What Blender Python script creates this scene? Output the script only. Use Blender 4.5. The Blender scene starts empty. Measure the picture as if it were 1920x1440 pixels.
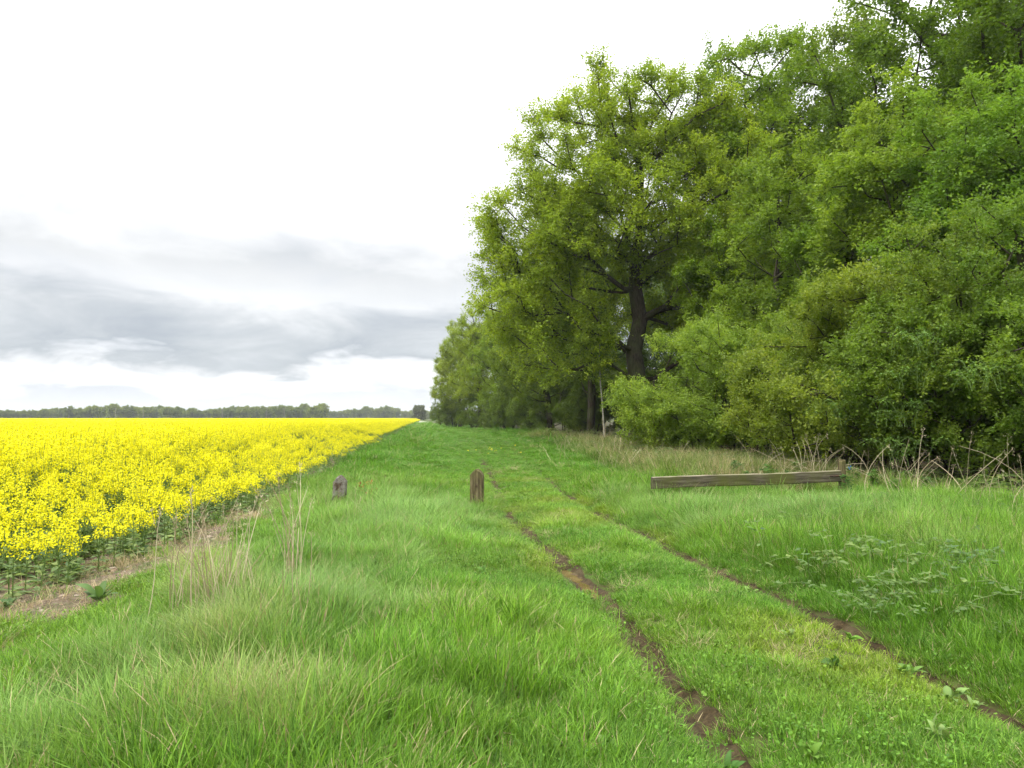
import bpy, math, random
import numpy as np

# ------------------------------------------------------------------ camera, sky, sun, exposure
SC = bpy.context.scene
COL = SC.collection
F_PX, CX, CY, HZN, EYE = 1387.0, 960.0, 720.0, 783.0, 1.6
PITCH = math.atan((HZN - CY) / F_PX)

cam_d = bpy.data.cameras.new('camera')
cam = bpy.data.objects.new('camera', cam_d)
COL.objects.link(cam)
cam.location = (0, 0, EYE)
cam.rotation_euler = (math.pi / 2 + PITCH, 0, 0)
cam_d.sensor_width = 36.0
cam_d.lens = 36.0 * F_PX / 1920.0
cam_d.clip_start = 0.05
cam_d.clip_end = 8000
SC.camera = cam

SUN_EL, SUN_AZ = math.radians(56), math.radians(-130)   # azimuth from +Y, clockwise positive: behind and to the left

world = bpy.data.worlds.new('World')
SC.world = world
world.use_nodes = True
wt = world.node_tree
wt.nodes.clear()


def N(t, kind, loc=None, **kw):
    n = t.nodes.new(kind)
    for k, v in kw.items():
        if k.startswith('i_'):
            n.inputs[int(k[2:])].default_value = v
        else:
            setattr(n, k, v)
    return n


def math_node(t, op, a, b=None, clamp=False):
    n = t.nodes.new('ShaderNodeMath')
    n.operation = op
    n.use_clamp = clamp
    for i, v in enumerate((a, b)):
        if v is None:
            continue
        if isinstance(v, (int, float)):
            n.inputs[i].default_value = v
        else:
            t.links.new(v, n.inputs[i])
    return n.outputs[0]


def ramp(t, fac, stops, interp='LINEAR'):
    n = t.nodes.new('ShaderNodeValToRGB')
    cr = n.color_ramp
    cr.interpolation = interp
    while len(cr.elements) < len(stops):
        cr.elements.new(0.5)
    for e, (p, c) in zip(cr.elements, stops):
        e.position = p
        e.color = (c[0], c[1], c[2], 1) if not isinstance(c, (int, float)) else (c, c, c, 1)
    t.links.new(fac, n.inputs[0])
    return n.outputs[0]


def mixc(t, fac, a, b, mode='MIX'):
    n = t.nodes.new('ShaderNodeMix')
    n.data_type = 'RGBA'
    n.blend_type = mode
    for sock, v in ((n.inputs[0], fac), (n.inputs[6], a), (n.inputs[7], b)):
        if isinstance(v, (int, float)):
            sock.default_value = v
        elif isinstance(v, tuple):
            sock.default_value = (v[0], v[1], v[2], 1)
        else:
            t.links.new(v, sock)
    return n.outputs[2]


tc = N(wt, 'ShaderNodeTexCoord')
sep = N(wt, 'ShaderNodeSeparateXYZ')
wt.links.new(tc.outputs['Generated'], sep.inputs[0])
zc = math_node(wt, 'MAXIMUM', sep.outputs[2], 0.0)
den = math_node(wt, 'ADD', zc, 0.24)
comb = N(wt, 'ShaderNodeCombineXYZ')
wt.links.new(math_node(wt, 'DIVIDE', sep.outputs[0], den), comb.inputs[0])
wt.links.new(math_node(wt, 'DIVIDE', sep.outputs[1], den), comb.inputs[1])
comb.inputs[2].default_value = 3.7


def wnoise(scale, detail, rough, off):
    m = N(wt, 'ShaderNodeMapping')
    m.inputs['Location'].default_value = off
    wt.links.new(comb.outputs[0], m.inputs[0])
    n = N(wt, 'ShaderNodeTexNoise')
    n.inputs['Scale'].default_value = scale
    n.inputs['Detail'].default_value = detail
    n.inputs['Roughness'].default_value = rough
    n.inputs['Distortion'].default_value = 0.35
    wt.links.new(m.outputs[0], n.inputs['Vector'])
    return n.outputs[0]


n_big = wnoise(0.95, 3.0, 0.5, (1.3, 0.4, 0))
n_mid = wnoise(2.6, 8.0, 0.58, (4.2, -2.1, 0.7))
# height of the cloud decks is warped by the noise, so their edges billow
zw = math_node(wt, 'ADD', zc, math_node(wt, 'MULTIPLY', math_node(wt, 'SUBTRACT', n_mid, 0.5), 0.11))
zw = math_node(wt, 'ADD', zw, math_node(wt, 'MULTIPLY', math_node(wt, 'SUBTRACT', n_big, 0.5), 0.10))
deck = ramp(wt, zw, [(0.0, (0.80, 0.83, 0.87)), (0.020, (0.70, 0.735, 0.78)), (0.034, (0.92, 0.935, 0.95)),
                     (0.058, (0.90, 0.91, 0.925)), (0.074, (0.46, 0.495, 0.535)), (0.115, (0.58, 0.605, 0.63)),
                     (0.15, (0.80, 0.81, 0.82)), (0.19, (0.70, 0.71, 0.715)), (0.26, (1.0, 1.0, 1.0)),
                     (0.55, (2.0, 2.0, 2.0)), (1.0, (3.0, 3.0, 3.0))])
tex = ramp(wt, n_mid, [(0.30, (0.86, 0.875, 0.90)), (0.5, (1.0, 1.0, 1.0)), (0.7, (1.15, 1.145, 1.14))])
cloud = mixc(wt, 1.0, deck, tex, 'MULTIPLY')
sky = N(wt, 'ShaderNodeTexSky')
sky.sky_type = 'NISHITA'
sky.sun_disc = False
sky.sun_elevation = SUN_EL
sky.sun_rotation = SUN_AZ % (2 * math.pi)
cl10 = N(wt, 'ShaderNodeVectorMath', operation='SCALE')
wt.links.new(cloud, cl10.inputs[0])
cl10.inputs['Scale'].default_value = 6.6
cover = math_node(wt, 'SUBTRACT', 0.97, math_node(wt, 'MULTIPLY', n_big, 0.08))
skymix = mixc(wt, cover, sky.outputs[0], cl10.outputs[0])
bg = N(wt, 'ShaderNodeBackground')
bg.inputs['Strength'].default_value = 0.10
wt.links.new(skymix, bg.inputs['Color'])
wo = N(wt, 'ShaderNodeOutputWorld')
wt.links.new(bg.outputs[0], wo.inputs['Surface'])

sun_d = bpy.data.lights.new('sun', 'SUN')
sun_d.energy = 1.5
sun_d.angle = math.radians(14)
sun_d.color = (1.0, 0.96, 0.88)
sun = bpy.data.objects.new('sun', sun_d)
COL.objects.link(sun)
sun.rotation_euler = (math.pi / 2 - SUN_EL, 0, math.pi - SUN_AZ)

SC.view_settings.view_transform = 'Standard'
SC.view_settings.look = 'None'
SC.view_settings.exposure = 0.92
SC.view_settings.gamma = 1.0
SC.cycles.max_bounces = 6
SC.cycles.diffuse_bounces = 3
SC.cycles.glossy_bounces = 2
SC.cycles.transmission_bounces = 4
SC.cycles.transparent_max_bounces = 4
SC.cycles.caustics_reflective = False
SC.cycles.caustics_refractive = False
SC.cycles.use_adaptive_sampling = True
SC.cycles.adaptive_threshold = 0.03

# ------------------------------------------------------------------ helpers
TAU = 2 * math.pi
RNG = np.random.default_rng(11)
DV = np.array((-0.1145, 0.9934))     # along the track
RV = np.array((0.9934, 0.1145))      # to its right


def st(X, Y):
    return X * DV[0] + Y * DV[1], X * RV[0] + Y * RV[1]


def from_st(s, t):
    return s * DV[0] + t * RV[0], s * DV[1] + t * RV[1]


def at(px, py, z=0.0):
    """the ground point (height z) that the photograph shows at a pixel"""
    v = np.array(((px - CX) / F_PX, (CY - py) / F_PX))
    c, s = math.cos(PITCH), math.sin(PITCH)
    d = (v[0], c - v[1] * s, s + v[1] * c)
    k = (z - EYE) / d[2]
    return d[0] * k, d[1] * k


def at_depth(px, Y):
    return (px - CX) / F_PX * Y, Y


def vnoise(x, y, seed=0):
    x = np.asarray(x, float); y = np.asarray(y, float)
    xi = np.floor(x).astype(np.int64); yi = np.floor(y).astype(np.int64)
    fx = x - xi; fy = y - yi
    fx = fx * fx * (3 - 2 * fx); fy = fy * fy * (3 - 2 * fy)

    def h(a, b):
        n = (a * 374761393 + b * 668265263 + seed * 362437) & 0xffffffff
        n = ((n ^ (n >> 13)) * 1274126177) & 0xffffffff
        return ((n ^ (n >> 16)) & 0xffff) / 65535.0
    return (h(xi, yi) * (1 - fx) + h(xi + 1, yi) * fx) * (1 - fy) + (h(xi, yi + 1) * (1 - fx) + h(xi + 1, yi + 1) * fx) * fy


def fbm(x, y, seed=0, octv=3):
    r = 0; a = 0.5; tot = 0
    for o in range(octv):
        r = r + a * vnoise(np.asarray(x) * 2 ** o, np.asarray(y) * 2 ** o, seed + o * 17)
        tot += a; a *= 0.5
    return r / tot


def sstep(a, b, x):
    u = np.clip((np.asarray(x, float) - a) / (b - a), 0, 1)
    return u * u * (3 - 2 * u)


RUT_L_PX = [(1470, 1520), (1400, 1440), (1340, 1375), (1270, 1290), (1215, 1220), (1150, 1140), (1090, 1085), (1050, 1052), (1010, 1013),
            (965, 977), (944, 935), (926, 902), (913, 877), (903, 860), (893, 840), (882, 820)]
RUT_R_PX = [(2300, 1560), (2060, 1440), (1880, 1345), (1700, 1240), (1590, 1185), (1480, 1128), (1370, 1083), (1290, 1043), (1250, 1022),
            (1180, 990), (1110, 958), (1060, 925), (1010, 887), (970, 852), (935, 822)]
RUT_L = np.array([at(*p) for p in RUT_L_PX])
RUT_R = np.array([at(*p) for p in RUT_R_PX])


def resample(poly, step):
    seg = np.linalg.norm(np.diff(poly, axis=0), axis=1)
    cum = np.concatenate([[0], np.cumsum(seg)])
    q = np.arange(0, cum[-1], step)
    return np.stack([np.interp(q, cum, poly[:, 0]), np.interp(q, cum, poly[:, 1])], 1)


def smooth(p, n):
    for _ in range(n):
        p = np.vstack([p[:1], (p[:-2] + 2 * p[1:-1] + p[2:]) / 4, p[-1:]])
    return p


RUT_L = smooth(resample(RUT_L, 0.12), 12)
RUT_R = smooth(resample(RUT_R, 0.12), 12)


def rut_x(poly, Y):
    """X of a rut at depth Y, and its slope factor (perpendicular distance = dx * k)"""
    x = np.interp(Y, poly[:, 1], poly[:, 0])
    # beyond the traced end the rut follows the track
    end = poly[-1]
    x = np.where(Y > end[1], end[0] + (Y - end[1]) * DV[0] / DV[1], x)
    sl = np.interp(Y, poly[:, 1], np.gradient(poly[:, 0], poly[:, 1]))
    return x, 1 / np.sqrt(1 + sl * sl)


def rut_d(X, Y):
    xl, kl = rut_x(RUT_L, Y); xr, kr = rut_x(RUT_R, Y)
    return (X - xl) * kl, (X - xr) * kr


def field_edge_t(s):
    """lateral position of the crop edge along the track"""
    s = np.asarray(s, float)
    return np.interp(s, [4, 7, 8.5, 11.5, 15, 20], [-3.85, -3.55, -3.25, -3.1, -2.8, -2.75]) + 0.3 * (vnoise(s * 0.35, s * 0 + 3.3, 5) - 0.5)


def soil_edge_t(s):
    """lateral position of the ragged line where soil meets grass"""
    s = np.asarray(s, float)
    return np.interp(s, [3, 6, 9.5, 14, 18, 24], [-2.8, -2.62, -2.38, -2.38, -2.6, -2.65]) + 0.25 * (vnoise(s * 1.1, s * 0, 41) - 0.5) + 0.2 * (vnoise(s * 4, s * 0, 44) - 0.5)


def height(X, Y):
    X = np.asarray(X, float); Y = np.asarray(Y, float)
    near = np.clip(1 - np.hypot(X, Y) / 120.0, 0, 1)
    z = 0.10 * (fbm(X * 0.22, Y * 0.22, 3) - 0.5) * near + 0.045 * (fbm(X * 1.4, Y * 1.4, 9, 2) - 0.5) * near
    dl, dr = rut_d(X, Y)
    f = sstep(60, 22, Y)
    z = z - 0.10 * np.exp(-(dl / 0.12) ** 2) * f - 0.10 * np.exp(-(dr / 0.12) ** 2) * f
    z = z + 0.05 * sstep(0.2, 1.3, dr) * f + 0.06 * sstep(-0.4, -1.8, dl) * f
    s, t = st(X, Y)
    z = z - 0.07 * sstep(field_edge_t(s) + 0.5, field_edge_t(s) - 0.1, t) * np.clip(1 - Y / 60, 0, 1)
    return z


def hz(x, y):
    return float(height(np.array([x]), np.array([y]))[0])


class MB:
    """collects vertices and faces, builds ONE mesh"""

    def __init__(self):
        self.v = []; self.f = []; self.m = []; self.n = 0; self.lv = []

    def add(self, v, f, mat=0, lv=None):
        v = np.asarray(v, float).reshape(-1, 3); f = np.asarray(f, np.int64)
        self.v.append(v); self.f.append(f + self.n)
        self.m.append(np.full(len(f), mat, np.int32) if np.isscalar(mat) else np.asarray(mat, np.int32))
        self.lv.append(np.full(len(v), 0.5) if lv is None else np.asarray(lv, float))
        self.n += len(v)
        return self

    def extend(self, o, M=None, off=(0, 0, 0)):
        for v, f, m, l in zip(o.v, o.f, o.m, o.lv):
            pass
        if not o.v:
            return self
        v = np.vstack(o.v)
        if M is not None:
            v = v @ np.asarray(M).T
        v = v + np.asarray(off)
        base = self.n
        self.v.append(v); self.lv.append(np.concatenate(o.lv)); self.n += len(v)
        for f, m in zip(o.f, o.m):
            self.f.append(f + base); self.m.append(m)
        return self

    def mesh(self, name, mats, smooth=False):
        me = bpy.data.meshes.new(name)
        v = np.vstack(self.v)
        me.vertices.add(len(v)); me.vertices.foreach_set('co', v.astype(np.float32).ravel())
        tot = np.concatenate([np.full(len(f), f.shape[1], np.int32) for f in self.f])
        idx = np.concatenate([f.ravel() for f in self.f]).astype(np.int32)
        me.loops.add(len(idx)); me.loops.foreach_set('vertex_index', idx)
        me.polygons.add(len(tot))
        me.polygons.foreach_set('loop_start', np.concatenate([[0], np.cumsum(tot)[:-1]]).astype(np.int32))
        me.polygons.foreach_set('material_index', np.concatenate(self.m))
        if smooth:
            me.polygons.foreach_set('use_smooth', np.ones(len(tot), bool))
        else:
            me.polygons.foreach_set('use_smooth', np.zeros(len(tot), bool))
        a = me.attributes.new('lv', 'FLOAT', 'POINT')
        a.data.foreach_set('value', np.concatenate(self.lv).astype(np.float32))
        for m in mats:
            me.materials.append(m)
        me.update(calc_edges=True)
        return me


def link(name, me, parent=None, loc=(0, 0, 0), rot=(0, 0, 0), scl=(1, 1, 1)):
    o = bpy.data.objects.new(name, me)
    COL.objects.link(o)
    o.location = loc; o.rotation_euler = rot; o.scale = scl
    if parent is not None:
        o.parent = parent
    return o


def thing(name, label, cat, loc=(0, 0, 0), rz=0.0, scl=(1, 1, 1), group=None):
    o = link(name, None, None, loc, (0, 0, rz), scl)
    return tag(o, label, cat, group)


def tag(o, label, cat, group=None):
    o['label'] = label; o['category'] = cat
    if group:
        o['group'] = group
    return o


def structure(o):
    o['kind'] = 'structure'
    return o


def stuff(o, label=None, cat=None):
    o['kind'] = 'stuff'
    if label:
        o['label'] = label; o['category'] = cat
    return o


def norm(a):
    return a / np.maximum(np.linalg.norm(a, axis=-1, keepdims=True), 1e-9)


def tubes(mb, A, B, ra, rb, sides=5, mat=0, lv=None):
    """separate tapered tubes from A[i] to B[i]"""
    A = np.asarray(A, float); B = np.asarray(B, float)
    n = len(A)
    if n == 0:
        return
    d = norm(B - A)
    ref = np.where(np.abs(d[:, 2:3]) > 0.9, np.array([[1.0, 0, 0]]), np.array([[0, 0, 1.0]]))
    u = norm(np.cross(d, ref)); w = np.cross(d, u)
    ang = np.arange(sides) / sides * TAU
    ring = np.cos(ang)[None, :, None] * u[:, None, :] + np.sin(ang)[None, :, None] * w[:, None, :]
    ra = np.broadcast_to(np.asarray(ra, float), (n,)); rb = np.broadcast_to(np.asarray(rb, float), (n,))
    va = A[:, None, :] + ring * ra[:, None, None]
    vb = B[:, None, :] + ring * rb[:, None, None]
    v = np.concatenate([va, vb], 1).reshape(-1, 3)
    k = np.arange(sides); k2 = (k + 1) % sides
    q = np.stack([k, k2, k2 + sides, k + sides], 1)
    f = (q[None] + (np.arange(n) * 2 * sides)[:, None, None]).reshape(-1, 4)
    mb.add(v, f, mat, None if lv is None else np.repeat(lv, 2 * sides))


def polytube(mb, pts, radii, sides=5, mat=0, lv=0.5):
    """one continuous tapered tube along a polyline, closed at the tip"""
    pts = np.asarray(pts, float); n = len(pts)
    d = norm(np.gradient(pts, axis=0))
    ref = np.array([0.31, 0.95, 0.05])
    u = norm(np.cross(d, ref)); w = np.cross(d, u)
    ang = np.arange(sides) / sides * TAU
    ring = np.cos(ang)[None, :, None] * u[:, None, :] + np.sin(ang)[None, :, None] * w[:, None, :]
    v = (pts[:, None, :] + ring * np.asarray(radii, float)[:, None, None]).reshape(-1, 3)
    k = np.arange(sides); k2 = (k + 1) % sides
    f = np.concatenate([np.stack([k + i * sides, k2 + i * sides, k2 + (i + 1) * sides, k + (i + 1) * sides], 1) for i in range(n - 1)])
    mb.add(v, f, mat, np.full(len(v), lv))


def kites(mb, P, Nn, Tn, L, W, mat=0, lv=None, fold=0.0):
    """leaf-shaped quads at P with normal Nn, long axis Tn"""
    B = np.cross(Nn, Tn)
    L = np.asarray(L)[:, None]; W = np.asarray(W)[:, None]
    v = np.stack([P, P + Tn * L * 0.45 + B * W * 0.5 + Nn * L * fold, P + Tn * L, P + Tn * L * 0.45 - B * W * 0.5 + Nn * L * fold], 1).reshape(-1, 3)
    f = np.arange(len(P) * 4).reshape(-1, 4)
    mb.add(v, f, mat, None if lv is None else np.repeat(lv, 4))


def rand_dirs(rng, n, up=0.0):
    d = rng.normal(size=(n, 3)); d[:, 2] += up
    return norm(d)


def perp(rng, Nn):
    r = rng.normal(size=Nn.shape)
    return norm(r - Nn * (r * Nn).sum(1, keepdims=True))


# ------------------------------------------------------------------ materials
def new_mat(name):
    m = bpy.data.materials.new(name)
    m.use_nodes = True
    t = m.node_tree
    t.nodes.clear()
    out = t.nodes.new('ShaderNodeOutputMaterial')
    return m, t, out


def principled(t, out, col, rough=0.7, spec=0.3, normal=None, connect=True):
    p = t.nodes.new('ShaderNodeBsdfPrincipled')
    if isinstance(col, tuple):
        p.inputs['Base Color'].default_value = (*col, 1)
    else:
        t.links.new(col, p.inputs['Base Color'])
    if isinstance(rough, (int, float)):
        p.inputs['Roughness'].default_value = rough
    else:
        t.links.new(rough, p.inputs['Roughness'])
    p.inputs['Specular IOR Level'].default_value = spec
    if normal is not None:
        t.links.new(normal, p.inputs['Normal'])
    if connect:
        t.links.new(p.outputs[0], out.inputs['Surface'])
    return p


def attr(t, name, kind='GEOMETRY'):
    a = t.nodes.new('ShaderNodeAttribute')
    a.attribute_name = name
    a.attribute_type = kind
    return a


def noise(t, scale, detail=4, rough=0.55, vec=None, obj=True):
    n = t.nodes.new('ShaderNodeTexNoise')
    n.inputs['Scale'].default_value = scale
    n.inputs['Detail'].default_value = detail
    n.inputs['Roughness'].default_value = rough
    if vec is None:
        g = t.nodes.new('ShaderNodeTexCoord')
        vec = g.outputs['Object']
    t.links.new(vec, n.inputs['Vector'])
    return n.outputs[0]


def bump(t, h, dist=0.02, strength=0.6):
    b = t.nodes.new('ShaderNodeBump')
    b.inputs['Strength'].default_value = strength
    b.inputs['Distance'].default_value = dist
    t.links.new(h, b.inputs['Height'])
    return b.outputs[0]


def leaf_mat(name, source, trans=0.4, rough=0.5, spec=0.25, lo=(0.62, 0.70, 0.75), hi=(1.45, 1.28, 1.1), tboost=1.35):
    """source: 'object' reads the object's colour, 'instancer' the instance's, or a tuple; lv varies it leaf by leaf"""
    m, t, out = new_mat(name)
    if source == 'object':
        oi = t.nodes.new('ShaderNodeObjectInfo')
        base = oi.outputs['Color']
    elif source == 'instancer':
        base = attr(t, 'gcol', 'INSTANCER').outputs['Color']
    else:
        base = None
    lv = attr(t, 'lv').outputs['Fac']
    var = ramp(t, lv, [(0, lo), (0.5, (1, 1, 1)), (1, hi)])
    col = mixc(t, 1.0, source if base is None else base, var, 'MULTIPLY')
    p = principled(t, out, col, rough, spec, connect=False)
    tr = t.nodes.new('ShaderNodeBsdfTranslucent')
    tcol = mixc(t, 1.0, col, (tboost, tboost * 1.02, tboost * 0.6), 'MULTIPLY')
    t.links.new(tcol, tr.inputs['Color'])
    mx = t.nodes.new('ShaderNodeMixShader')
    mx.inputs[0].default_value = trans
    t.links.new(p.outputs[0], mx.inputs[1]); t.links.new(tr.outputs[0], mx.inputs[2])
    t.links.new(mx.outputs[0], out.inputs['Surface'])
    return m


M_LEAF = leaf_mat('tree_leaf', 'object', 0.46, lo=(0.6, 0.68, 0.75), hi=(1.45, 1.3, 1.1))
M_GRASS = leaf_mat('grass_blade', 'instancer', 0.36, 0.55, 0.18, lo=(0.5, 0.58, 0.6), hi=(1.6, 1.42, 1.6))
M_DRYI = leaf_mat('dry_grass_blade', (0.42, 0.34, 0.19), 0.2, 0.6, 0.2, lo=(0.7, 0.65, 0.6), hi=(1.3, 1.3, 1.35), tboost=1.0)
M_WEED = leaf_mat('weed_leaf', 'object', 0.3, 0.55, 0.2)
M_WEEDI = leaf_mat('clover_leaf', 'instancer', 0.25, 0.6, 0.2, lo=(0.45, 0.55, 0.6), hi=(0.95, 0.98, 1.0))
M_RAPE_LEAF = leaf_mat('rapeseed_leaf', (0.21, 0.30, 0.125), 0.4, 0.6, 0.2)
M_RAPE_STEM = leaf_mat('rapeseed_stem', (0.14, 0.22, 0.055), 0.1, 0.6, 0.2)
M_PETAL = leaf_mat('rapeseed_petal', (0.83, 0.765, 0.014), 0.35, 0.6, 0.15, lo=(0.72, 0.72, 0.8), hi=(1.06, 1.1, 1.2), tboost=1.05)

m, t, out = new_mat('bark')
g = t.nodes.new('ShaderNodeTexCoord')
mp = t.nodes.new('ShaderNodeMapping'); mp.inputs['Scale'].default_value = (6, 6, 1.2)
t.links.new(g.outputs['Object'], mp.inputs[0])
nb = noise(t, 2.5, 6, 0.65, mp.outputs[0])
nm = noise(t, 0.8, 3)
bc = ramp(t, nb, [(0.3, (0.02, 0.016, 0.011)), (0.7, (0.085, 0.07, 0.052))])
bc = mixc(t, ramp(t, nm, [(0.45, 0.0), (0.62, 0.55)]), bc, (0.075, 0.095, 0.03))
principled(t, out, bc, 0.9, 0.1, bump(t, nb, 0.03, 0.8))
M_BARK = m

m, t, out = new_mat('pale_bark')
nb = noise(t, 5, 5)
principled(t, out, ramp(t, nb, [(0.35, (0.13, 0.12, 0.09)), (0.6, (0.38, 0.36, 0.29))]), 0.85, 0.1)
M_PALEBARK = m

m, t, out = new_mat('twig')
principled(t, out, (0.045, 0.036, 0.024), 0.9, 0.1)
M_TWIG = m

m, t, out = new_mat('dead_stalk')
oi = t.nodes.new('ShaderNodeObjectInfo')
principled(t, out, ramp(t, oi.outputs['Random'], [(0, (0.26, 0.20, 0.115)), (1, (0.60, 0.52, 0.35))]), 0.7, 0.2)
M_STALK = m

m, t, out = new_mat('turf_soil')
n1 = noise(t, 0.35, 4); n2 = noise(t, 9, 5)
c = mixc(t, ramp(t, n1, [(0.4, 0.0), (0.6, 1.0)]), (0.075, 0.105, 0.022), (0.055, 0.09, 0.02))
c = mixc(t, ramp(t, n2, [(0.42, 0.0), (0.62, 0.75)]), c, (0.085, 0.065, 0.035))
principled(t, out, c, 0.95, 0.1, bump(t, n2, 0.03))
M_GROUND = m

m, t, out = new_mat('crumbly_soil')
n1 = noise(t, 0.9, 4); n2 = noise(t, 22, 6, 0.7)
c = ramp(t, n2, [(0.3, (0.075, 0.054, 0.037)), (0.55, (0.19, 0.145, 0.104)), (0.72, (0.33, 0.265, 0.195))])
c = mixc(t, ramp(t, n1, [(0.5, 0.0), (0.66, 0.6)]), c, (0.14, 0.15, 0.06))
principled(t, out, c, 0.95, 0.1, bump(t, n2, 0.04, 0.9))
M_SOIL = m

m, t, out = new_mat('rut_mud')
n1 = noise(t, 3, 4); n2 = noise(t, 28, 6, 0.7)
c = ramp(t, n2, [(0.3, (0.018, 0.012, 0.006)), (0.55, (0.066, 0.046, 0.021)), (0.75, (0.15, 0.11, 0.055))])
c = mixc(t, ramp(t, n1, [(0.5, 0.0), (0.6, 0.4)]), c, (0.13, 0.105, 0.058))
principled(t, out, c, ramp(t, n1, [(0.4, 0.7), (0.6, 0.95)]), 0.15, bump(t, n2, 0.03, 0.9))
M_MUD = m

m, t, out = new_mat('puddle_water')
n1 = noise(t, 4, 2)
principled(t, out, ramp(t, n1, [(0.35, (0.10, 0.065, 0.025)), (0.65, (0.17, 0.12, 0.055))]), 0.06, 0.5)
M_WATER = m

m, t, out = new_mat('leaf_litter')
n1 = noise(t, 1.3, 5); n2 = noise(t, 14, 5)
c = ramp(t, n2, [(0.3, (0.03, 0.024, 0.014)), (0.6, (0.09, 0.07, 0.04)), (0.8, (0.15, 0.12, 0.07))])
c = mixc(t, ramp(t, n1, [(0.45, 0.0), (0.6, 0.8)]), c, (0.03, 0.05, 0.014))
principled(t, out, c, 0.95, 0.1, bump(t, n2, 0.05))
M_LITTER = m

m, t, out = new_mat('pale_gravel')
principled(t, out, ramp(t, noise(t, 2, 4), [(0.3, (0.34, 0.32, 0.27)), (0.7, (0.5, 0.48, 0.42))]), 0.9, 0.1)
M_GRAVEL = m

m, t, out = new_mat('flint')
oi = t.nodes.new('ShaderNodeObjectInfo')
n2 = noise(t, 30, 4)
c = ramp(t, oi.outputs['Random'], [(0, (0.30, 0.15, 0.09)), (0.4, (0.36, 0.27, 0.2)), (1, (0.52, 0.47, 0.38))])
c = mixc(t, n2, c, (0.2, 0.15, 0.11))
principled(t, out, c, 0.8, 0.25)
M_STONE = m


def wood_mat(name, dark, mid, pale, moss, lichen=None, along='Z'):
    m, t, out = new_mat(name)
    g = t.nodes.new('ShaderNodeTexCoord')
    mp = t.nodes.new('ShaderNodeMapping')
    mp.inputs['Scale'].default_value = {'Z': (30, 30, 3), 'X': (2.2, 26, 26)}[along]
    t.links.new(g.outputs['Object'], mp.inputs[0])
    gr = noise(t, 1.0, 7, 0.65, mp.outputs[0])
    c = ramp(t, gr, [(0.3, dark), (0.5, mid), (0.72, pale)])
    big = noise(t, 3.2 if along == 'Z' else 1.3, 5, 0.6, g.outputs['Object'])
    c = mixc(t, ramp(t, big, [(0.46, 0.0), (0.62, 0.75)]), c, moss)
    hgt = gr
    if lichen:
        v = t.nodes.new('ShaderNodeTexVoronoi')
        v.feature = 'DISTANCE_TO_EDGE'
        mp2 = t.nodes.new('ShaderNodeMapping'); mp2.inputs['Scale'].default_value = (26, 26, 19)
        wv = t.nodes.new('ShaderNodeVectorMath'); wv.operation = 'ADD'
        nn = t.nodes.new('ShaderNodeTexNoise'); nn.inputs['Scale'].default_value = 14
        t.links.new(g.outputs['Object'], nn.inputs['Vector'])
        sc = t.nodes.new('ShaderNodeVectorMath'); sc.operation = 'SCALE'; sc.inputs['Scale'].default_value = 0.05
        t.links.new(nn.outputs['Color'], sc.inputs[0])
        t.links.new(g.outputs['Object'], wv.inputs[0]); t.links.new(sc.outputs[0], wv.inputs[1])
        t.links.new(wv.outputs[0], mp2.inputs[0]); t.links.new(mp2.outputs[0], v.inputs['Vector'])
        edge = ramp(t, v.outputs['Distance'], [(0.05, 0.0), (0.16, 1.0)])
        patch = ramp(t, noise(t, 7, 4, 0.6, g.outputs['Object']), [(0.43, 0.0), (0.52, 1.0)])
        k = math_node(t, 'MULTIPLY', edge, patch)
        c = mixc(t, k, c, lichen)
    principled(t, out, c, 0.9, 0.12, bump(t, hgt, 0.012, 0.9))
    return m


M_POST_A = wood_mat('lichen_post_wood', (0.03, 0.02, 0.014), (0.085, 0.06, 0.04), (0.17, 0.13, 0.09), (0.06, 0.045, 0.028), (0.29, 0.28, 0.25))
M_POST_B = wood_mat('weathered_post_wood', (0.028, 0.022, 0.012), (0.12, 0.098, 0.052), (0.26, 0.215, 0.125), (0.11, 0.105, 0.035))
M_RAIL = wood_mat('mossy_rail_wood', (0.030, 0.025, 0.016), (0.092, 0.080, 0.053), (0.17, 0.15, 0.105), (0.092, 0.10, 0.02), None, 'X')
M_RAILTOP = wood_mat('bleached_rail_top', (0.09, 0.075, 0.05), (0.22, 0.195, 0.14), (0.34, 0.30, 0.22), (0.18, 0.18, 0.09), None, 'X')
m, t, out = new_mat('rusty_iron')
principled(t, out, ramp(t, noise(t, 30), [(0.3, (0.02, 0.014, 0.01)), (0.7, (0.1, 0.05, 0.03))]), 0.8, 0.3)
M_IRON = m
m, t, out = new_mat('blue_plastic')
principled(t, out, (0.03, 0.14, 0.42), 0.5, 0.4)
M_BLUE = m
m, t, out = new_mat('crop_canopy')
n1 = noise(t, 1.6, 5, 0.65); n2 = noise(t, 0.03, 3)
c = ramp(t, n1, [(0.30, (0.42, 0.42, 0.03)), (0.46, (0.76, 0.70, 0.014)), (0.7, (0.84, 0.775, 0.012))])
principled(t, out, c, 0.9, 0.05, bump(t, n1, 0.3, 0.8))
M_CANOPY = m
m, t, out = new_mat('orange_leaf')
principled(t, out, ramp(t, attr(t, 'lv').outputs['Fac'], [(0, (0.24, 0.11, 0.035)), (1, (0.42, 0.21, 0.05))]), 0.7, 0.2)
M_ORANGE = m

# ------------------------------------------------------------------ ground, soil, ruts, puddle


def axis(lo, hi, step, far_lo, far_hi, grow=1.18):
    a = list(np.arange(lo, hi + 1e-6, step))
    s = step
    while a[-1] < far_hi:
        s *= grow; a.append(a[-1] + s)
    s = step
    while a[0] > far_lo:
        s *= grow; a.insert(0, a[0] - s)
    return np.array(a)


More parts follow.
